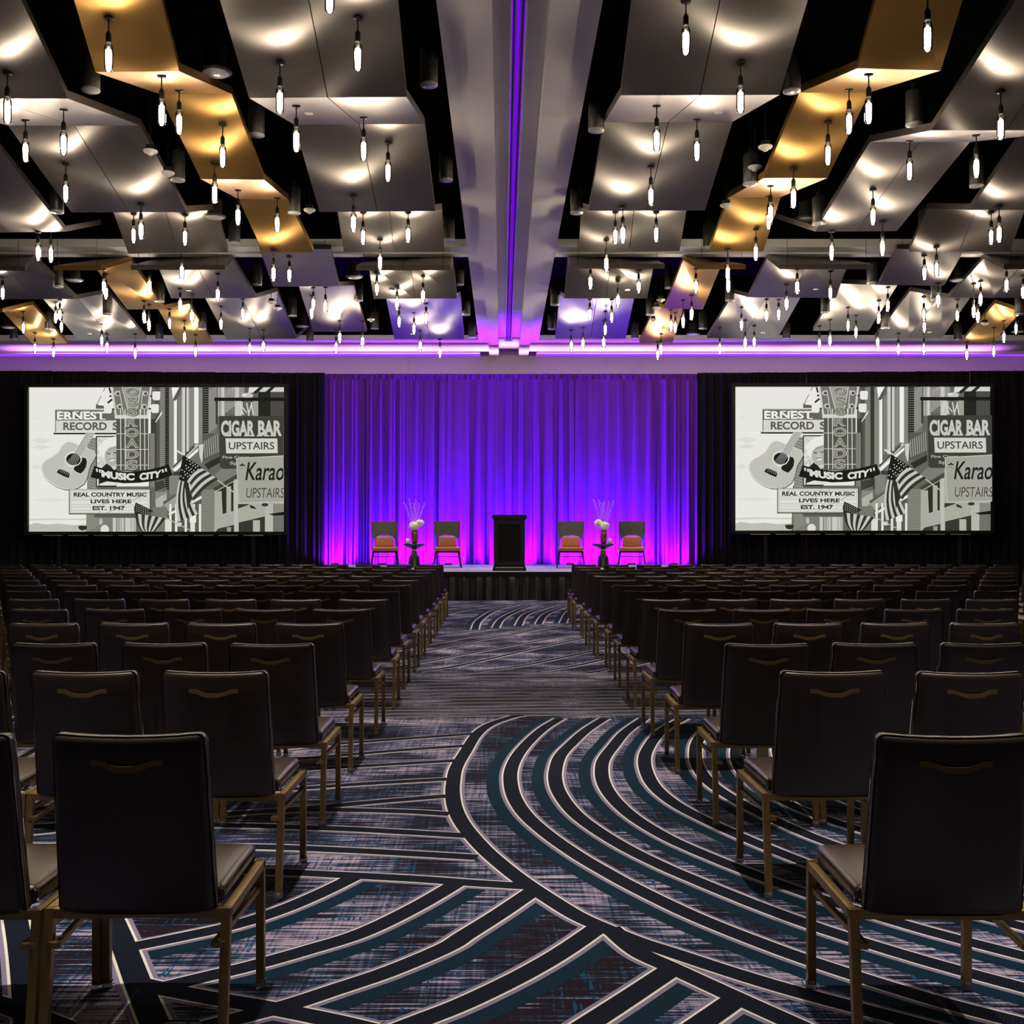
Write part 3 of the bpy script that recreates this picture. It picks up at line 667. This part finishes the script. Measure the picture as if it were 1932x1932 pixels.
# stage chairs
def stage_chair():
    c = empty('stage_chair')
    put('seat', rbox('seat', 'leather', -.315, .315, -.29, .26, .40, .50, .04, 4, lambda p: Vector((p.x*(1-.06*(p.y+.29)), p.y, p.z+.012*max(0, 1-(p.x/.32)**2)))), c)
    put('back_pad', rbox('back_pad', 'leather', -.23, .23, .16, .24, .50, .755, .035, 4, lambda p: Vector((p.x*(1.0-.42*(p.z-.5)), p.y+.28*(p.z-.5), p.z))), c)
    # arched shell of woven mesh
    n = 24; mb = MB(); hw = .31; th = .02
    for k in range(2):
        for i in range(n+1):
            a = math.pi*i/n; xi, zi = -.265*math.cos(a), .56+.225*math.sin(a)**.6 if 0 < i < n else .42
            t = i/n; xo = -hw+2*hw*t
            if i == 0: xi = -.265
            if i == n: xi = .265
            top = 1.115+.0*xo
            for (xx, zz) in ((xi, zi), (xo, top)):
                mb.v.append((xx, .215+.30*(zz-.5)+k*th-.05*math.cos(xx/hw*1.2), zz))
    m2 = 2*(n+1)
    for i in range(n):
        q = 2*i; mb.f += [(q, q+1, q+3, q+2), (m2+q, m2+q+2, m2+q+3, m2+q+1), (q, q+2, m2+q+2, m2+q), (q+1, m2+q+1, m2+q+3, q+3)]
    mb.obj('back_shell', 'mesh_back', c, False)
    sm = MB()
    for s in (-1, 1):
        sm.add([(s*.285, .14, .42), (s*.315, .12, .42), (s*.318, .36, 1.115), (s*.300, .35, 1.115), (s*.285, .20, .42), (s*.315, .20, .42), (s*.318, .40, 1.115), (s*.300, .40, 1.115)],
               [(0,1,2,3),(7,6,5,4),(0,4,5,1),(1,5,6,2),(2,6,7,3),(3,7,4,0)])
    sm.obj('side_rail', 'mesh_back', c)
    MB().box(-.28, .28, -.24, .24, .365, .405).obj('seat_frame', 'chair_leg', c)
    for s in (-1, 1):
        MB().tube([(s*.275, -.22, .39), (s*.33, -.27, 0)], [.02, .014], 8).obj('leg', 'chair_leg', c, True)
        MB().tube([(s*.27, .22, .39), (s*.33, .36, 0)], [.02, .014], 8).obj('leg', 'chair_leg', c, True)
    MB().bar((-.29, -.235, .27), (.29, -.235, .27), .02).obj('stretcher', 'chair_leg', c)
    return c
sch = stage_chair(); firsts = True
for px, rz, wh in ((726, .14, 'far left of the stage'), (844, .08, 'between left side table and lectern'), (1077, -.06, 'between lectern and right side table'), (1192, -.13, 'far right of the stage')):
    o = sch if firsts else copy_tree(sch); firsts = False
    o.location = ((px-U0)*26.6/F, 26.6, ST); o.rotation_euler = (0, 0, rz)
    tag(o, f'brown leather lounge chair with woven back, {wh}', 'chair', 'stage chairs')

# side tables, vases, flowers, cups
def bloom_me(seed):
    bm = bmesh.new(); bmesh.ops.create_icosphere(bm, subdivisions=3, radius=1); rnd = random.Random(seed)
    for v in bm.verts: v.co *= 1+rnd.uniform(-.10, .07)
    me = bpy.data.meshes.new('bloom'); bm.to_mesh(me); bm.free(); me.materials.append(M['bloom']); return me
for s, px in ((-1, 781.5), (1, 1138)):
    side = 'left' if s < 0 else 'right'
    bx, by = (px-U0)*26.8/F, 26.8
    t = empty('side_table', (bx, by, ST)); tag(t, f'round black pedestal side table on the {side} of the stage', 'table', 'stage side tables')
    MB().lathe([(.155, 0), (.15, .02), (.125, .24), (.12, .26), (.07, .31), (.065, .38), (.055, .40)], 28).obj('base', 'table_black', t, True)
    MB().lathe([(.052, .40), (.058, .405), (.058, .43), (.052, .435)], 24).obj('brass_ring', 'brass', t, True)
    MB().lathe([(.055, .435), (.10, .46), (.20, .51), (.262, .545), (.262, .565), (.25, .57)], 32).obj('table_top', 'table_black', t, True)
    zt = ST+.572
    v = MB().lathe([(.055, 0), (.075, .06), (.085, .18), (.078, .26), (.065, .33), (.055, .33), (.05, .30)], 20).obj('vase', 'copper_vase', None, True)
    v.location = (bx+s*.0+.01, by, zt); tag(v, f'copper vase of white blooms on the {side} side table', 'vase', 'stage vases')
    c = MB().lathe([(.052, 0), (.046, .06), (.038, .125), (.034, .125), (.04, .05)], 18).obj('cup', 'cup', None, True)
    c.location = (bx+s*.15, by-.06, zt); tag(c, f'white tapered cup beside the vase on the {side} side table', 'cup', 'white cups on stage')
    f = empty('flower_arrangement', (bx+.01, by, zt+.31)); tag(f, f'white hydrangeas with pink beaded twigs in the {side} vase', 'flowers', 'stage flowers')
    for k, (dx, dy, dz, rr) in enumerate(((-s*-.01, -.07, .12, .125), (s*-.125, -.03, .19, .105))):
        b = put('bloom', bloom_me(k+3*s), f); b.location = (dx, dy, dz); b.scale = (rr, rr, rr*.85)
    rnd = random.Random(9+s)
    for k in range(6):
        dx = (-.27, -.15, -.02, .03, .12, .26)[k]*(-s)*.95; top = .72+rnd.uniform(-.06, .08)
        pts = [Vector((dx*(t_**1.4), .03, -.2+(top+.2)*t_)) for t_ in [i/9 for i in range(10)]]
        tb = MB().tube(pts, .004, 5).obj('twig', 'twig', f)
        bb = MB()
        for i in range(26):
            q = pts[3+int(i*6/26)].lerp(pts[min(9, 4+int(i*6/26))], (i*6/26) % 1); a = i*2.4
            q = q+Vector((math.cos(a)*.012, math.sin(a)*.012, 0))
            bb.lathe([(.002, -.016), (.016, 0), (.002, .016)], 5, q)
        bb.obj('buds', 'bud', tb)
    for k in range(4):
        a = k*1.6+.4; d = Vector((math.cos(a), math.sin(a)*.6, -.1)); n_ = Vector((-d.y, d.x, 0))
        MB().add([d*.03, d*.10+n_*.035, d*.19, d*.10-n_*.035, d*.10+Vector((0, 0, .012))], [(0, 1, 4), (1, 2, 4), (2, 3, 4), (3, 0, 4)]).obj('leaf', 'leaf', f)

# ------------------------------------------------------------------ projection screens and the picture they show
m = bpy.data.materials.new('screen_picture'); m.use_nodes = True; nt = m.node_tree; nt.nodes.clear(); M['screen_picture'] = m
at = nt.nodes.new('ShaderNodeVertexColor'); at.layer_name = 'tone'
em = nt.nodes.new('ShaderNodeEmission'); em.inputs[1].default_value = .84; oo = nt.nodes.new('ShaderNodeOutputMaterial')
nt.links.new(at.outputs[0], em.inputs[0]); nt.links.new(em.outputs[0], oo.inputs[0])
PX0, PY0, PX1, PY1 = 55.0, 731.0, 537.0, 1003.0
pv, pf, pc = [], [], []; layer = [0]
def A(x, y): return (50+x/6.9, 725+y/6.9)
def B(x, y): return (200+x/6.9, 725+y/6.9)
def C(x, y): return (350+x/6.9, 725+y/6.9)
def cl(p): return (min(max(p[0], PX0), PX1), min(max(p[1], PY0), PY1))
def emitf(pts2, faces, g):
    n = len(pv); y = -layer[0]*.0006
    pv.extend([((x-PX0), y, (PY1-yy)) for x, yy in (cl(p) for p in pts2)]); pf.extend([tuple(i+n for i in f) for f in faces]); pc.extend([g]*len(faces))
def poly(g, pts, new=True):
    from mathutils.geometry import tessellate_polygon
    if new: layer[0] += 1
    emitf(pts, tessellate_polygon([[Vector((x, y, 0)) for x, y in pts]]), g)
def rect(g, K, x0, y0, x1, y1, new=True): poly(g, [K(x0, y0), K(x1, y0), K(x1, y1), K(x0, y1)], new)
def seg(g, K, x0, y0, x1, y1, w, new=False):
    d = math.hypot(x1-x0, y1-y0) or 1; nx, ny = -(y1-y0)/d*w/2, (x1-x0)/d*w/2
    poly(g, [K(x0+nx, y0+ny), K(x1+nx, y1+ny), K(x1-nx, y1-ny), K(x0-nx, y0-ny)], new)
def ell(g, K, cx, cy_, rx, ry, n=24, new=True): poly(g, [K(cx+rx*math.cos(6.2832*i/n), cy_+ry*math.sin(6.2832*i/n)) for i in range(n)], new)
def text(g, K, s, x0, y0, x1, y1, bold=.02, shear=0., fn=None):
    vs, fs = glyphs(s, bold, shear); layer[0] += 1
    emitf([(fn(a, b) if fn else K(x0+a*(x1-x0), y0+b*(y1-y0))) for a, b in vs], fs, g)
W_, LG, MG, DG, DK = .86, .55, .30, .10, .012
# sky
n_ = 10
poly(.80, [(PX0, PY0), (PX1, PY0), (PX1, PY1), (PX0, PY1)])
layer[0] += 1
for i, (y, hh, x0, x1, g) in enumerate(((690, 90, 40, 330, .72), (790, 60, 60, 300, .70), (900, 60, 380, 420, .74), (1040, 80, 40, 200, .72), (420, 50, 60, 200, .76), (1480, 60, 40, 560, .74), (620, 30, 130, 360, .84))):
    poly(g, [A(x0, y+hh*.5), A((x0+x1)/2, y), A(x1, y+hh*.4), A((x0*.4+x1*.6), y+hh)], False)
poly(.60, [A(40, 1755), A(300, 1745), A(560, 1752), A(800, 1748), A(800, 1772), A(400, 1765), A(40, 1775)])
poly(.50, [A(0, 1830), A(120, 1805), A(250, 1825), A(420, 1815), A(600, 1835), A(820, 1820), A(820, 1932), A(0, 1932)])
# building facade
poly(.13, [B(590, 40), C(1300, 40), C(1300, 1932), B(-260, 1932), B(-240, 1330), B(560, 1330)])
def bricks(K, x0, x1, y0, y1, g, st, sl, w_, base=None):
    if base is not None: rect(base, K, x0, y0, x1, y1)
    layer[0] += 1; y = y0
    while y < y1: seg(g, K, x0, y, x1, y+sl*(x1-x0), w_); y += st
bricks(B, 640, 700, 45, 1100, .06, 16, -.7, 4, .10)
bricks(B, 700, 770, 45, 1150, .32, 15, -.75, 4, .14)
bricks(B, 770, 822, 45, 1380, .16, 26, 0, 6, .015)
bricks(B, 822, 885, 45, 1250, .36, 15, -.8, 4, .17)
rect(.10, B, 885, 200, 935, 1040); rect(W_, B, 885, 200, 925, 1050)
poly(W_, [B(855, 40), B(970, 40), B(872, 195)]); poly(.10, [B(955, 40), B(1000, 40), B(900, 220), B(870, 200)])
bricks(B, 935, 985, 180, 930, .34, 15, -.8, 4, .14)
rect(.42, B, 985, 40, 1040, 920); rect(.62, B, 1000, 40, 1030, 920)
rect(.03, B, 1036, 40, 1048, 920); rect(.60, B, 1048, 40, 1082, 880)
bricks(B, 1084, 1148, 40, 830, .38, 14, -.85, 4, .15)
rect(W_, B, 1150, 40, 1206, 770)
bricks(B, 1206, 1258, 40, 1050, .36, 14, -.85, 4, .16)
bricks(B, 1258, 1338, 40, 720, .22, 30, 0, 7, .018)
bricks(C, 303, 410, 40, 650, .45, 17, -.85, 4, .17)
rect(.05, C, 395, 200, 425, 520); rect(.45, C, 425, 40, 515, 420); rect(.62, C, 478, 40, 500, 420); rect(.3, C, 440, 40, 462, 420)
bricks(C, 520, 645, 40, 380, .62, 27, -.75, 7, .16)
rect(.55, C, 645, 40, 730, 420); rect(.30, C, 700, 40, 770, 200); rect(.34, C, 880, 220, 950, 420)
poly(.72, [C(830, 40), C(960, 40), C(880, 110), C(820, 120)]); poly(.02, [C(960, 40), C(1010, 40), C(920, 130), C(880, 110)])
poly(.62, [C(1020, 40), C(1110, 40), C(1040, 100), C(960, 100)]); poly(.02, [C(1120, 40), C(1165, 40), C(1100, 100), C(1050, 100)]); poly(.62, [C(1165, 40), C(1300, 40), C(1300, 100), C(1105, 100)])
rect(.02, C, 950, 100, 1110, 430); rect(.07, C, 1110, 100, 1300, 430)
layer[0] += 1
for a in ((690, 240, 670, 420), (740, 230, 735, 400), (800, 240, 830, 415), (860, 240, 885, 400), (700, 240, 760, 400), (870, 240, 820, 400), (740, 300, 800, 370)): seg(.62, C, *a, 16)
ell(.55, C, 810, 150, 75, 35); ell(.7, C, 770, 140, 30, 20)
rect(DK, C, 380, 175, 1300, 220)
# balcony, ledges
rect(.10, C, 230, 640, 470, 1000); layer[0] += 1
for i in range(8): seg(.34, C, 250+i*28, 740-i*16, 262+i*28, 960-i*12, 12)
poly(.03, [C(250, 1040), C(470, 930), C(470, 1010), C(300, 1110)])
poly(.62, [C(180, 790), C(240, 780), C(225, 1000), C(205, 1060), C(190, 1000)])
poly(.50, [B(860, 1080), B(1190, 765), B(1210, 800), B(880, 1130)]); poly(.06, [B(870, 1075), B(1150, 800), B(1165, 815), B(880, 1095)]); poly(W_, [B(880, 1110), B(1205, 830), B(1205, 870), B(900, 1145)])
poly(.16, [B(900, 1145), B(1205, 870), B(1270, 1100), B(960, 1320), B(830, 1320), B(830, 1180)])
bricks(B, 830, 960, 1200, 1450, .36, 18, -.45, 4, .17)
rect(.05, B, 565, 455, 660, 1340); rect(.20, B, 575, 640, 640, 1340); rect(W_, B, 560, 330, 588, 640); poly(W_, [B(645, 500), B(735, 350), B(735, 385), B(655, 500)])
poly(.05, [B(640, 1280), B(760, 1250), B(780, 1420), B(650, 1440)]); bricks(B, 650, 800, 1400, 1640, .42, 20, -.35, 5, .20)
poly(.44, [B(650, 1500), B(790, 1420), B(800, 1530), B(660, 1640)])
poly(.34, [B(745, 1535), B(960, 1395), B(960, 1550), B(820, 1660)]); poly(.10, [B(745, 1535), B(960, 1400), B(960, 1425), B(765, 1565)])
rect(.18, B, 620, 1600, 800, 1932)
# lower windows
poly(.10, [B(820, 1660), B(1250, 1430), B(1250, 1932), B(780, 1932)]); layer[0] += 1
for x in (830, 905, 1030, 1135, 1215): rect(.76, B, x, 1560, x+30, 1932, False)
poly(.76, [B(820, 1680), B(1250, 1450), B(1250, 1490), B(830, 1710)]); rect(.70, B, 775, 1760, 845, 1920); rect(.80, B, 1095, 1700, 1180, 1800); rect(.72, B, 1105, 1800, 1165, 1932); rect(.66, B, 920, 1800, 990, 1850)
bricks(C, 215, 385, 1370, 1932, .11, 24, .05, 5, .24)
# pale building low right
poly(.40, [C(385, 1390), C(690, 1180), C(690, 1100), C(1300, 1100), C(1300, 1932), C(380, 1932)])
poly(.20, [C(385, 1180), C(470, 1100), C(690, 1100), C(690, 1180), C(480, 1290)]); poly(.06, [C(360, 1360), C(690, 1160), C(690, 1225), C(400, 1390)])
poly(.03, [C(410, 1400), C(630, 1270), C(630, 1650), C(490, 1690), C(475, 1390)]); rect(.42, C, 540, 1330, 600, 1690); rect(.40, C, 400, 1400, 478, 1720); rect(.50, C, 640, 1240, 690, 1932)
poly(.04, [C(690, 1560), C(830, 1560), C(830, 1570), C(690, 1620)]); poly(.04, [C(430, 1880), C(640, 1830), C(640, 1932), C(400, 1932)]); poly(.04, [C(700, 1800), C(1040, 1720), C(1040, 1932), C(700, 1932)])
rect(.44, C, 885, 1770, 975, 1932); rect(.30, C, 545, 1860, 600, 1932); rect(.46, C, 1040, 1560, 1145, 1932); rect(.16, C, 1145, 1690, 1300, 1932); rect(.24, C, 1145, 1560, 1300, 1690)
poly(DK, [C(1085, 1690), C(1300, 1660), C(1300, 1705), C(1150, 1710)]); poly(.03, [C(840, 1570), C(900, 1590), C(930, 1630), C(850, 1610)]); ell(.04, C, 1040, 1570, 45, 22)
# theatre tower and lower left
rect(.22, A, 800, 700, 925, 1400); bricks(A, 805, 925, 720, 1380, .36, 40, .3, 8)
rect(.20, A, 790, 1690, 1140, 1932); bricks(A, 800, 1000, 1700, 1932, .34, 24, -.6, 6)
ell(.72, A, 1030, 1890, 55, 60); ell(.5, A, 980, 1790, 22, 40); poly(.03, [A(680, 1850), A(720, 1840), A(800, 1845), A(790, 1890), A(740, 1905), A(700, 1890)])
rect(.58, B, 100, 1740, 400, 1932); layer[0] += 1
for x, g in ((140, .25), (170, .3), (200, .4), (240, .3), (330, .42), (370, .4)): rect(g, B, x, 1740, x+22, 1932, False)
# portrait billboard (a generic smiling figure in a pale hat)
rect(.03, A, 915, 675, 1185, 1340); rect(.66, A, 930, 690, 1185, 1325); layer[0] += 1
rnd = random.Random(3)
for i in range(26): ell(rnd.choice((.5, .58, .76)), A, 945+rnd.random()*80, 720+rnd.random()*330, 18, 16, 8, False)
poly(.02, [A(960, 1120), A(1060, 1030), A(1185, 1060), A(1185, 1330), A(950, 1330)])
poly(.62, [A(1085, 1040), A(1150, 1120), A(1185, 1100), A(1185, 1040)]); ell(.44, A, 1130, 940, 100, 130)
ell(.10, A, 1080, 905, 22, 9); ell(.10, A, 1165, 895, 20, 9); poly(.56, [A(1120, 900), A(1145, 960), A(1110, 962)]); poly(.78, [A(1085, 985), A(1165, 970), A(1150, 1000), A(1105, 1005)]); poly(.15, [A(1080, 980), A(1170, 964), A(1165, 972), A(1090, 988)])
poly(.80, [A(945, 830), A(990, 760), A(1080, 700), A(1185, 680), A(1185, 800), A(1090, 830), A(1035, 890), A(1030, 960), A(970, 900)]); poly(.36, [A(1035, 890), A(1090, 832), A(1185, 802), A(1185, 830), A(1100, 860), A(1050, 900)])
poly(.72, [A(960, 1300), A(1060, 1265), A(1185, 1280), A(1185, 1320), A(960, 1320)])
# record shop sign
rect(DK, A, 370, 625, 1185, 655); rect(.70, A, 378, 325, 1185, 636); rect(.13, A, 395, 345, 1185, 475); rect(.66, A, 395, 475, 1185, 612)
layer[0] += 1; seg(.05, A, 395, 340, 395, 625, 8); seg(.05, A, 395, 340, 1160, 340, 6)
text(.84, A, 'ERNEST', 412, 360, 1040, 462, .035); layer[0] += 1
for x, y in ((412, 360), (412, 455), (520, 455), (640, 455), (640, 360), (745, 360), (780, 360), (780, 455), (985, 455)): seg(.84, A, x, y+3, x+58, y+3, 12)
text(.10, A, 'RECORD', 495, 498, 1060, 602, .03); text(.10, A, 'S', 1135, 498, 1215, 602, .03)
rect(.12, A, 918, 265, 1060, 322); poly(.84, [A(935, 275), A(1060, 222), A(1150, 250), A(1100, 290)])
layer[0] += 1; seg(.10, A, 930, 270, 1040, 50, 8); seg(.02, A, 1090, 50, 1110, 120, 22); seg(.03, A, 1070, 250, 1130, 200, 26)
# guitar sign
gb = [(570,745),(640,768),(700,795),(790,830),(860,852),(905,880),(922,930),(885,1005),(852,1050),(830,1110),(805,1220),(765,1300),(690,1350),(600,1376),(500,1370),(400,1332),(300,1265),(235,1195),(202,1120),(208,1050),(255,992),(345,945),(425,885),(465,810),(510,762)]
cxg, cyg = 560, 1080
poly(.04, [A(x+6, y+10) for x, y in gb]); poly(.70, [A(x, y) for x, y in gb]); poly(.52, [A(cxg+(x-cxg)*.97+8, cyg+(y-cyg)*.97) for x, y in gb])
ell(.70, A, 627, 980, 112, 104); ell(.012, A, 627, 980, 94, 78)
poly(.015, [A(740, 955), A(785, 965), A(803, 1010), A(790, 1080), A(760, 1130), A(720, 1165), A(660, 1140), A(630, 1110), A(640, 1075), A(700, 1050), A(735, 1000)])
poly(.015, [A(410, 1150), A(435, 1115), A(470, 1108), A(575, 1155), A(582, 1190), A(565, 1222), A(500, 1198)])
poly(.80, [A(795, 630), A(915, 630), A(725, 935), A(630, 900)]); layer[0] += 1
for i in range(15):
    t = i/15; xa, ya, xb, yb = 795-165*t, 630+270*t, 915-190*t, 630+305*t
    for k in range(5):
        s = .12+k*.19; seg(.02, A, xa+(xb-xa)*s, ya+(yb-ya)*s+6, xa+(xb-xa)*s-9, ya+(yb-ya)*s+18, 12)
layer[0] += 1
for k in range(6): seg(.80, A, 640+k*16, 905+k*5, 452+k*24, 1145+k*11, 3.2)
# neck sign
poly(.62, [B(75, 40), B(612, 40), B(565, 415), B(130, 415)]); poly(.17, [B(105, 40), B(585, 40), B(540, 405), B(155, 405)])
poly(.34, [B(215, 40), B(480, 40), B(430, 330), B(290, 330)])
rect(.09, B, 150, 450, 565, 1135); layer[0] += 1
for x in (205, 262, 458, 515): seg(.74, B, x, 330, x+5, 1120, 10)
for y in (648, 852, 1055): seg(.55, B, 150, y, 570, y, 9)
seg(.74, B, 190, 90, 250, 440, 8); seg(.74, B, 490, 90, 460, 440, 8); seg(.74, B, 225, 40, 300, 340, 6); seg(.74, B, 470, 40, 420, 320, 6)
rect(.66, B, 130, 405, 562, 452)
for x, y in ((165, 125), (190, 295), (525, 125), (510, 295)): ell(.50, B, x, y, 40, 34); ell(.06, B, x+6, y+4, 20, 18)
for x, y in ((-45, 55), (-10, 275), (618, 100), (600, 265)):
    w_ = 105; hh = 115
    if x < 0: y += 45 if y < 100 else -5
    seg(.03, B, (x+w_ if x < 0 else x-30), y+60, (x+w_+30 if x < 0 else x), y+60, 22, True)
    poly(.80, [B(x+12, y), B(x+w_-8, y), B(x+w_, y+18), B(x+w_-4, y+hh-14), B(x+w_-20, y+hh), B(x+20, y+hh-2), B(x+2, y+hh-20), B(x, y+18)])
for ch, x0, y0_, x1, y1_ in (('O',265,45,440,152),('S',290,165,430,290),('S',290,302,430,420),('R',275,445,440,560),('O',270,575,445,700),('A',272,712,445,835),('D',278,858,450,975),('S',282,988,435,1120)):
    text(.03, None, ch, 0, 0, 0, 0, .06, 0, lambda a, b, q=(x0, y0_, x1, y1_): B(q[0]+8+a*(q[2]-q[0]), q[1]+6+b*(q[3]-q[1])))
    text(.46, B, ch, x0, y0_, x1, y1_, .05); text(.20, B, ch, x0+10, y0_+10, x1-10, y1_-10, .005)
# curved banner
tp = [(-130,1065),(0,1108),(150,1134),(300,1142),(450,1132),(600,1110),(835,1052)]; bt = [(-180,1215),(50,1265),(250,1292),(450,1285),(600,1268),(740,1238),(885,1185)]
poly(.012, [B(*p) for p in tp]+[B(*p) for p in bt[::-1]])
def arcmap(x0, x1, top, hgt):
    def fn(a, b):
        x = x0+a*(x1-x0); t = (x-350)/480; yb = top+70*(1-t*t); return B(x+ (b-.5)*t*-10, yb-70+b*hgt)
    return fn
text(.70, None, 'MUSIC', 0, 0, 0, 0, .055, 0, arcmap(-40, 390, 1160, 95)); text(.70, None, 'CITY', 0, 0, 0, 0, .055, 0, arcmap(455, 740, 1162, 95))
layer[0] += 1
for x, y in ((-100, 1100), (-62, 1112), (755, 1110), (795, 1098)): seg(.70, B, x, y, x+6, y+42, 22)
rect(.05, B, 890, 1140, 990, 1190)
# marquee
rect(.03, B, -460, 1368, 600, 1695); rect(.60, B, -450, 1372, 590, 1682); rect(.72, B, -425, 1400, 570, 1662); layer[0] += 1
for y in (1480, 1510, 1570, 1600, 1640): seg(.30, B, -425, y, 570, y, 4)
text(.03, B, 'REAL COUNTRY MUSIC', -398, 1410, 548, 1466, .04); text(.03, B, 'LIVES HERE', -178, 1500, 352, 1552, .04); text(.03, B, 'EST. 1947', -153, 1586, 268, 1640, .04)
rect(.10, B, -130, 1690, 390, 1735); layer[0] += 1
seg(.03, B, 30, 1680, 600, 1400, 4); seg(.05, B, -80, 1690, 160, 1290, 3)
# flags
seg(.70, B, 935, 865, 1040, 930, 22, True); seg(.50, C, 250, 1110, 690, 1445, 14, True)
poly(.014, [B(1022, 925), B(1295, 1105), B(1180, 1210), B(1075, 1270), B(970, 1250), B(990, 1080)])
layer[0] += 1
for r_ in range(7):
    for c_ in range(6):
        x = 1040+c_*34-r_*8+(r_ % 2)*16; y = 960+r_*40+c_*22
        if x < 1015+c_*60 and y < 1240: ell(.62, B, x, y, 9, 8, 8, False)
def stripes(T0, T1, B0, B1, n, bow, first=1):
    for i in range(n):
        layer[0] += 1; a, b = i/n, (i+1)/n; pts = []
        lp = lambda p, q, t: (p[0]+(q[0]-p[0])*t, p[1]+(q[1]-p[1])*t)
        for k in range(7):
            t = k/6; p = lp(lp(T0, T1, a), lp(B0, B1, a), t); pts.append((p[0]+bow[0]*math.sin(math.pi*t), p[1]+bow[1]*math.sin(math.pi*t)))
        for k in range(6, -1, -1):
            t = k/6; p = lp(lp(T0, T1, b), lp(B0, B1, b), t); pts.append((p[0]+bow[0]*math.sin(math.pi*t), p[1]+bow[1]*math.sin(math.pi*t)))
        poly(.55 if (i+first) % 2 else .035, [B(*p) for p in pts], False)
stripes((1265, 1095), (1475, 1240), (1075, 1265), (1160, 1520), 6, (-10, -25))
stripes((970, 1250), (1120, 1300), (955, 1790), (1215, 1690), 7, (-35, 10))
poly(.03, [B(1040, 1255), B(1080, 1270), B(1140, 1480), B(1080, 1640), B(1060, 1450)])
seg(.62, B, 360, 1515, 420, 1550, 14, True); seg(.50, B, 790, 1735, 1140, 1915, 12, True)
stripes((395, 1680), (800, 1745), (500, 1925), (640, 1925), 9, (-15, 30), 0)
poly(.03, [B(410, 1540), B(640, 1650), B(560, 1690), B(395, 1690), B(388, 1610)]); layer[0] += 1
for i in range(24): ell(.45, B, 425+(i % 6)*28, 1575+(i//6)*24+(i % 6)*11, 7, 5, 6, False)
# bar signs
poly(.05, [C(455, 420), C(1300, 420), C(1300, 1100), C(500, 1105), C(465, 1075)])
text(.56, C, 'CIGAR', 480, 478, 915, 685, .045); text(.56, C, 'BAR', 960, 478, 1268, 680, .045); layer[0] += 1
for x in (565, 800, 870, 965, 1060, 1140): seg(.56, C, x-20, 675, x+45, 675, 18)
poly(.62, [C(538, 710), C(1210, 712), C(1215, 902), C(548, 905)]); text(.04, C, 'UPSTAIRS', 582, 758, 1170, 855, .01)
text(.42, C, 'Fine Cigars', 500, 935, 850, 985, .02); text(.42, C, 'Sp', 595, 1010, 700, 1062, .02)
poly(.52, [C(675, 965), C(1300, 930), C(1300, 1540), C(705, 1555)]); poly(.36, [C(685, 975), C(1300, 942), C(1300, 1528), C(714, 1543)])
text(.015, C, '*', 722, 1035, 792, 1118, .05); text(.015, C, 'Karao', 795, 1018, 1300, 1255, .012, .25); text(.06, C, 'UPSTAIRS', 808, 1352, 1300, 1480, .0, .12)

nw, nh = PX1-PX0, PY1-PY0
def make_screen(name_side, u0, v0_, u1, v1_, D):
    p0 = P(u0, v1_, D); p1 = P(u1, v0_, D); Wd, Ht = p1.x-p0.x, p1.z-p0.z
    o = empty('projection_screen', (p0.x+Wd/2, D, 0))
    tag(o, f'wide projection screen showing street signs, {name_side} of the stage', 'screen', 'projection screens')
    me = bpy.data.meshes.new('picture'); me.from_pydata([(-Wd/2+x/nw*Wd, y, p0.z+z/nh*Ht) for x, y, z in pv], [], pf); me.materials.append(M['screen_picture'])
    ca = me.color_attributes.new('tone', 'FLOAT_COLOR', 'CORNER')
    arr = []
    for p in me.polygons:
        g = pc[p.index]; arr += [g*1.0, g*1.0, g*(.80+.16*g), 1]*p.loop_total
    ca.data.foreach_set('color', arr); put('picture', me, o)
    x0, x1, z0, z1 = -Wd/2, Wd/2, p0.z, p0.z+Ht; b = .085
    for q in ((x0-b, x1+b, z1, z1+b), (x0-b, x1+b, z0-b, z0), (x0-b, x0, z0, z1), (x1, x1+b, z0, z1)):
        MB().box(q[0], q[1], -.10, .05, q[2], q[3]).obj('frame_bar', 'stage_trim', o)
    MB().box(x0, x1, .002, .03, z0, z1).obj('screen_sheet', 'white_plastic', o)
    for k in range(9):
        xa = x0+.4+k*(Wd-.8)/9; MB().box(xa, xa+(Wd-.8)/9*.78, -.09, -.06, z0-b-.022, z0-b).obj('lower_rail', 'aluminium', o)
    for k in (.12, .88): MB().box(x0+Wd*k-.04, x0+Wd*k+.04, -.05, .03, 0, z0-b).obj('leg', 'stage_trim', o)
make_screen('left', 55, 731, 537, 1003, 28.9)
make_screen('right', 1386, 730, 1867, 1001, 28.9)
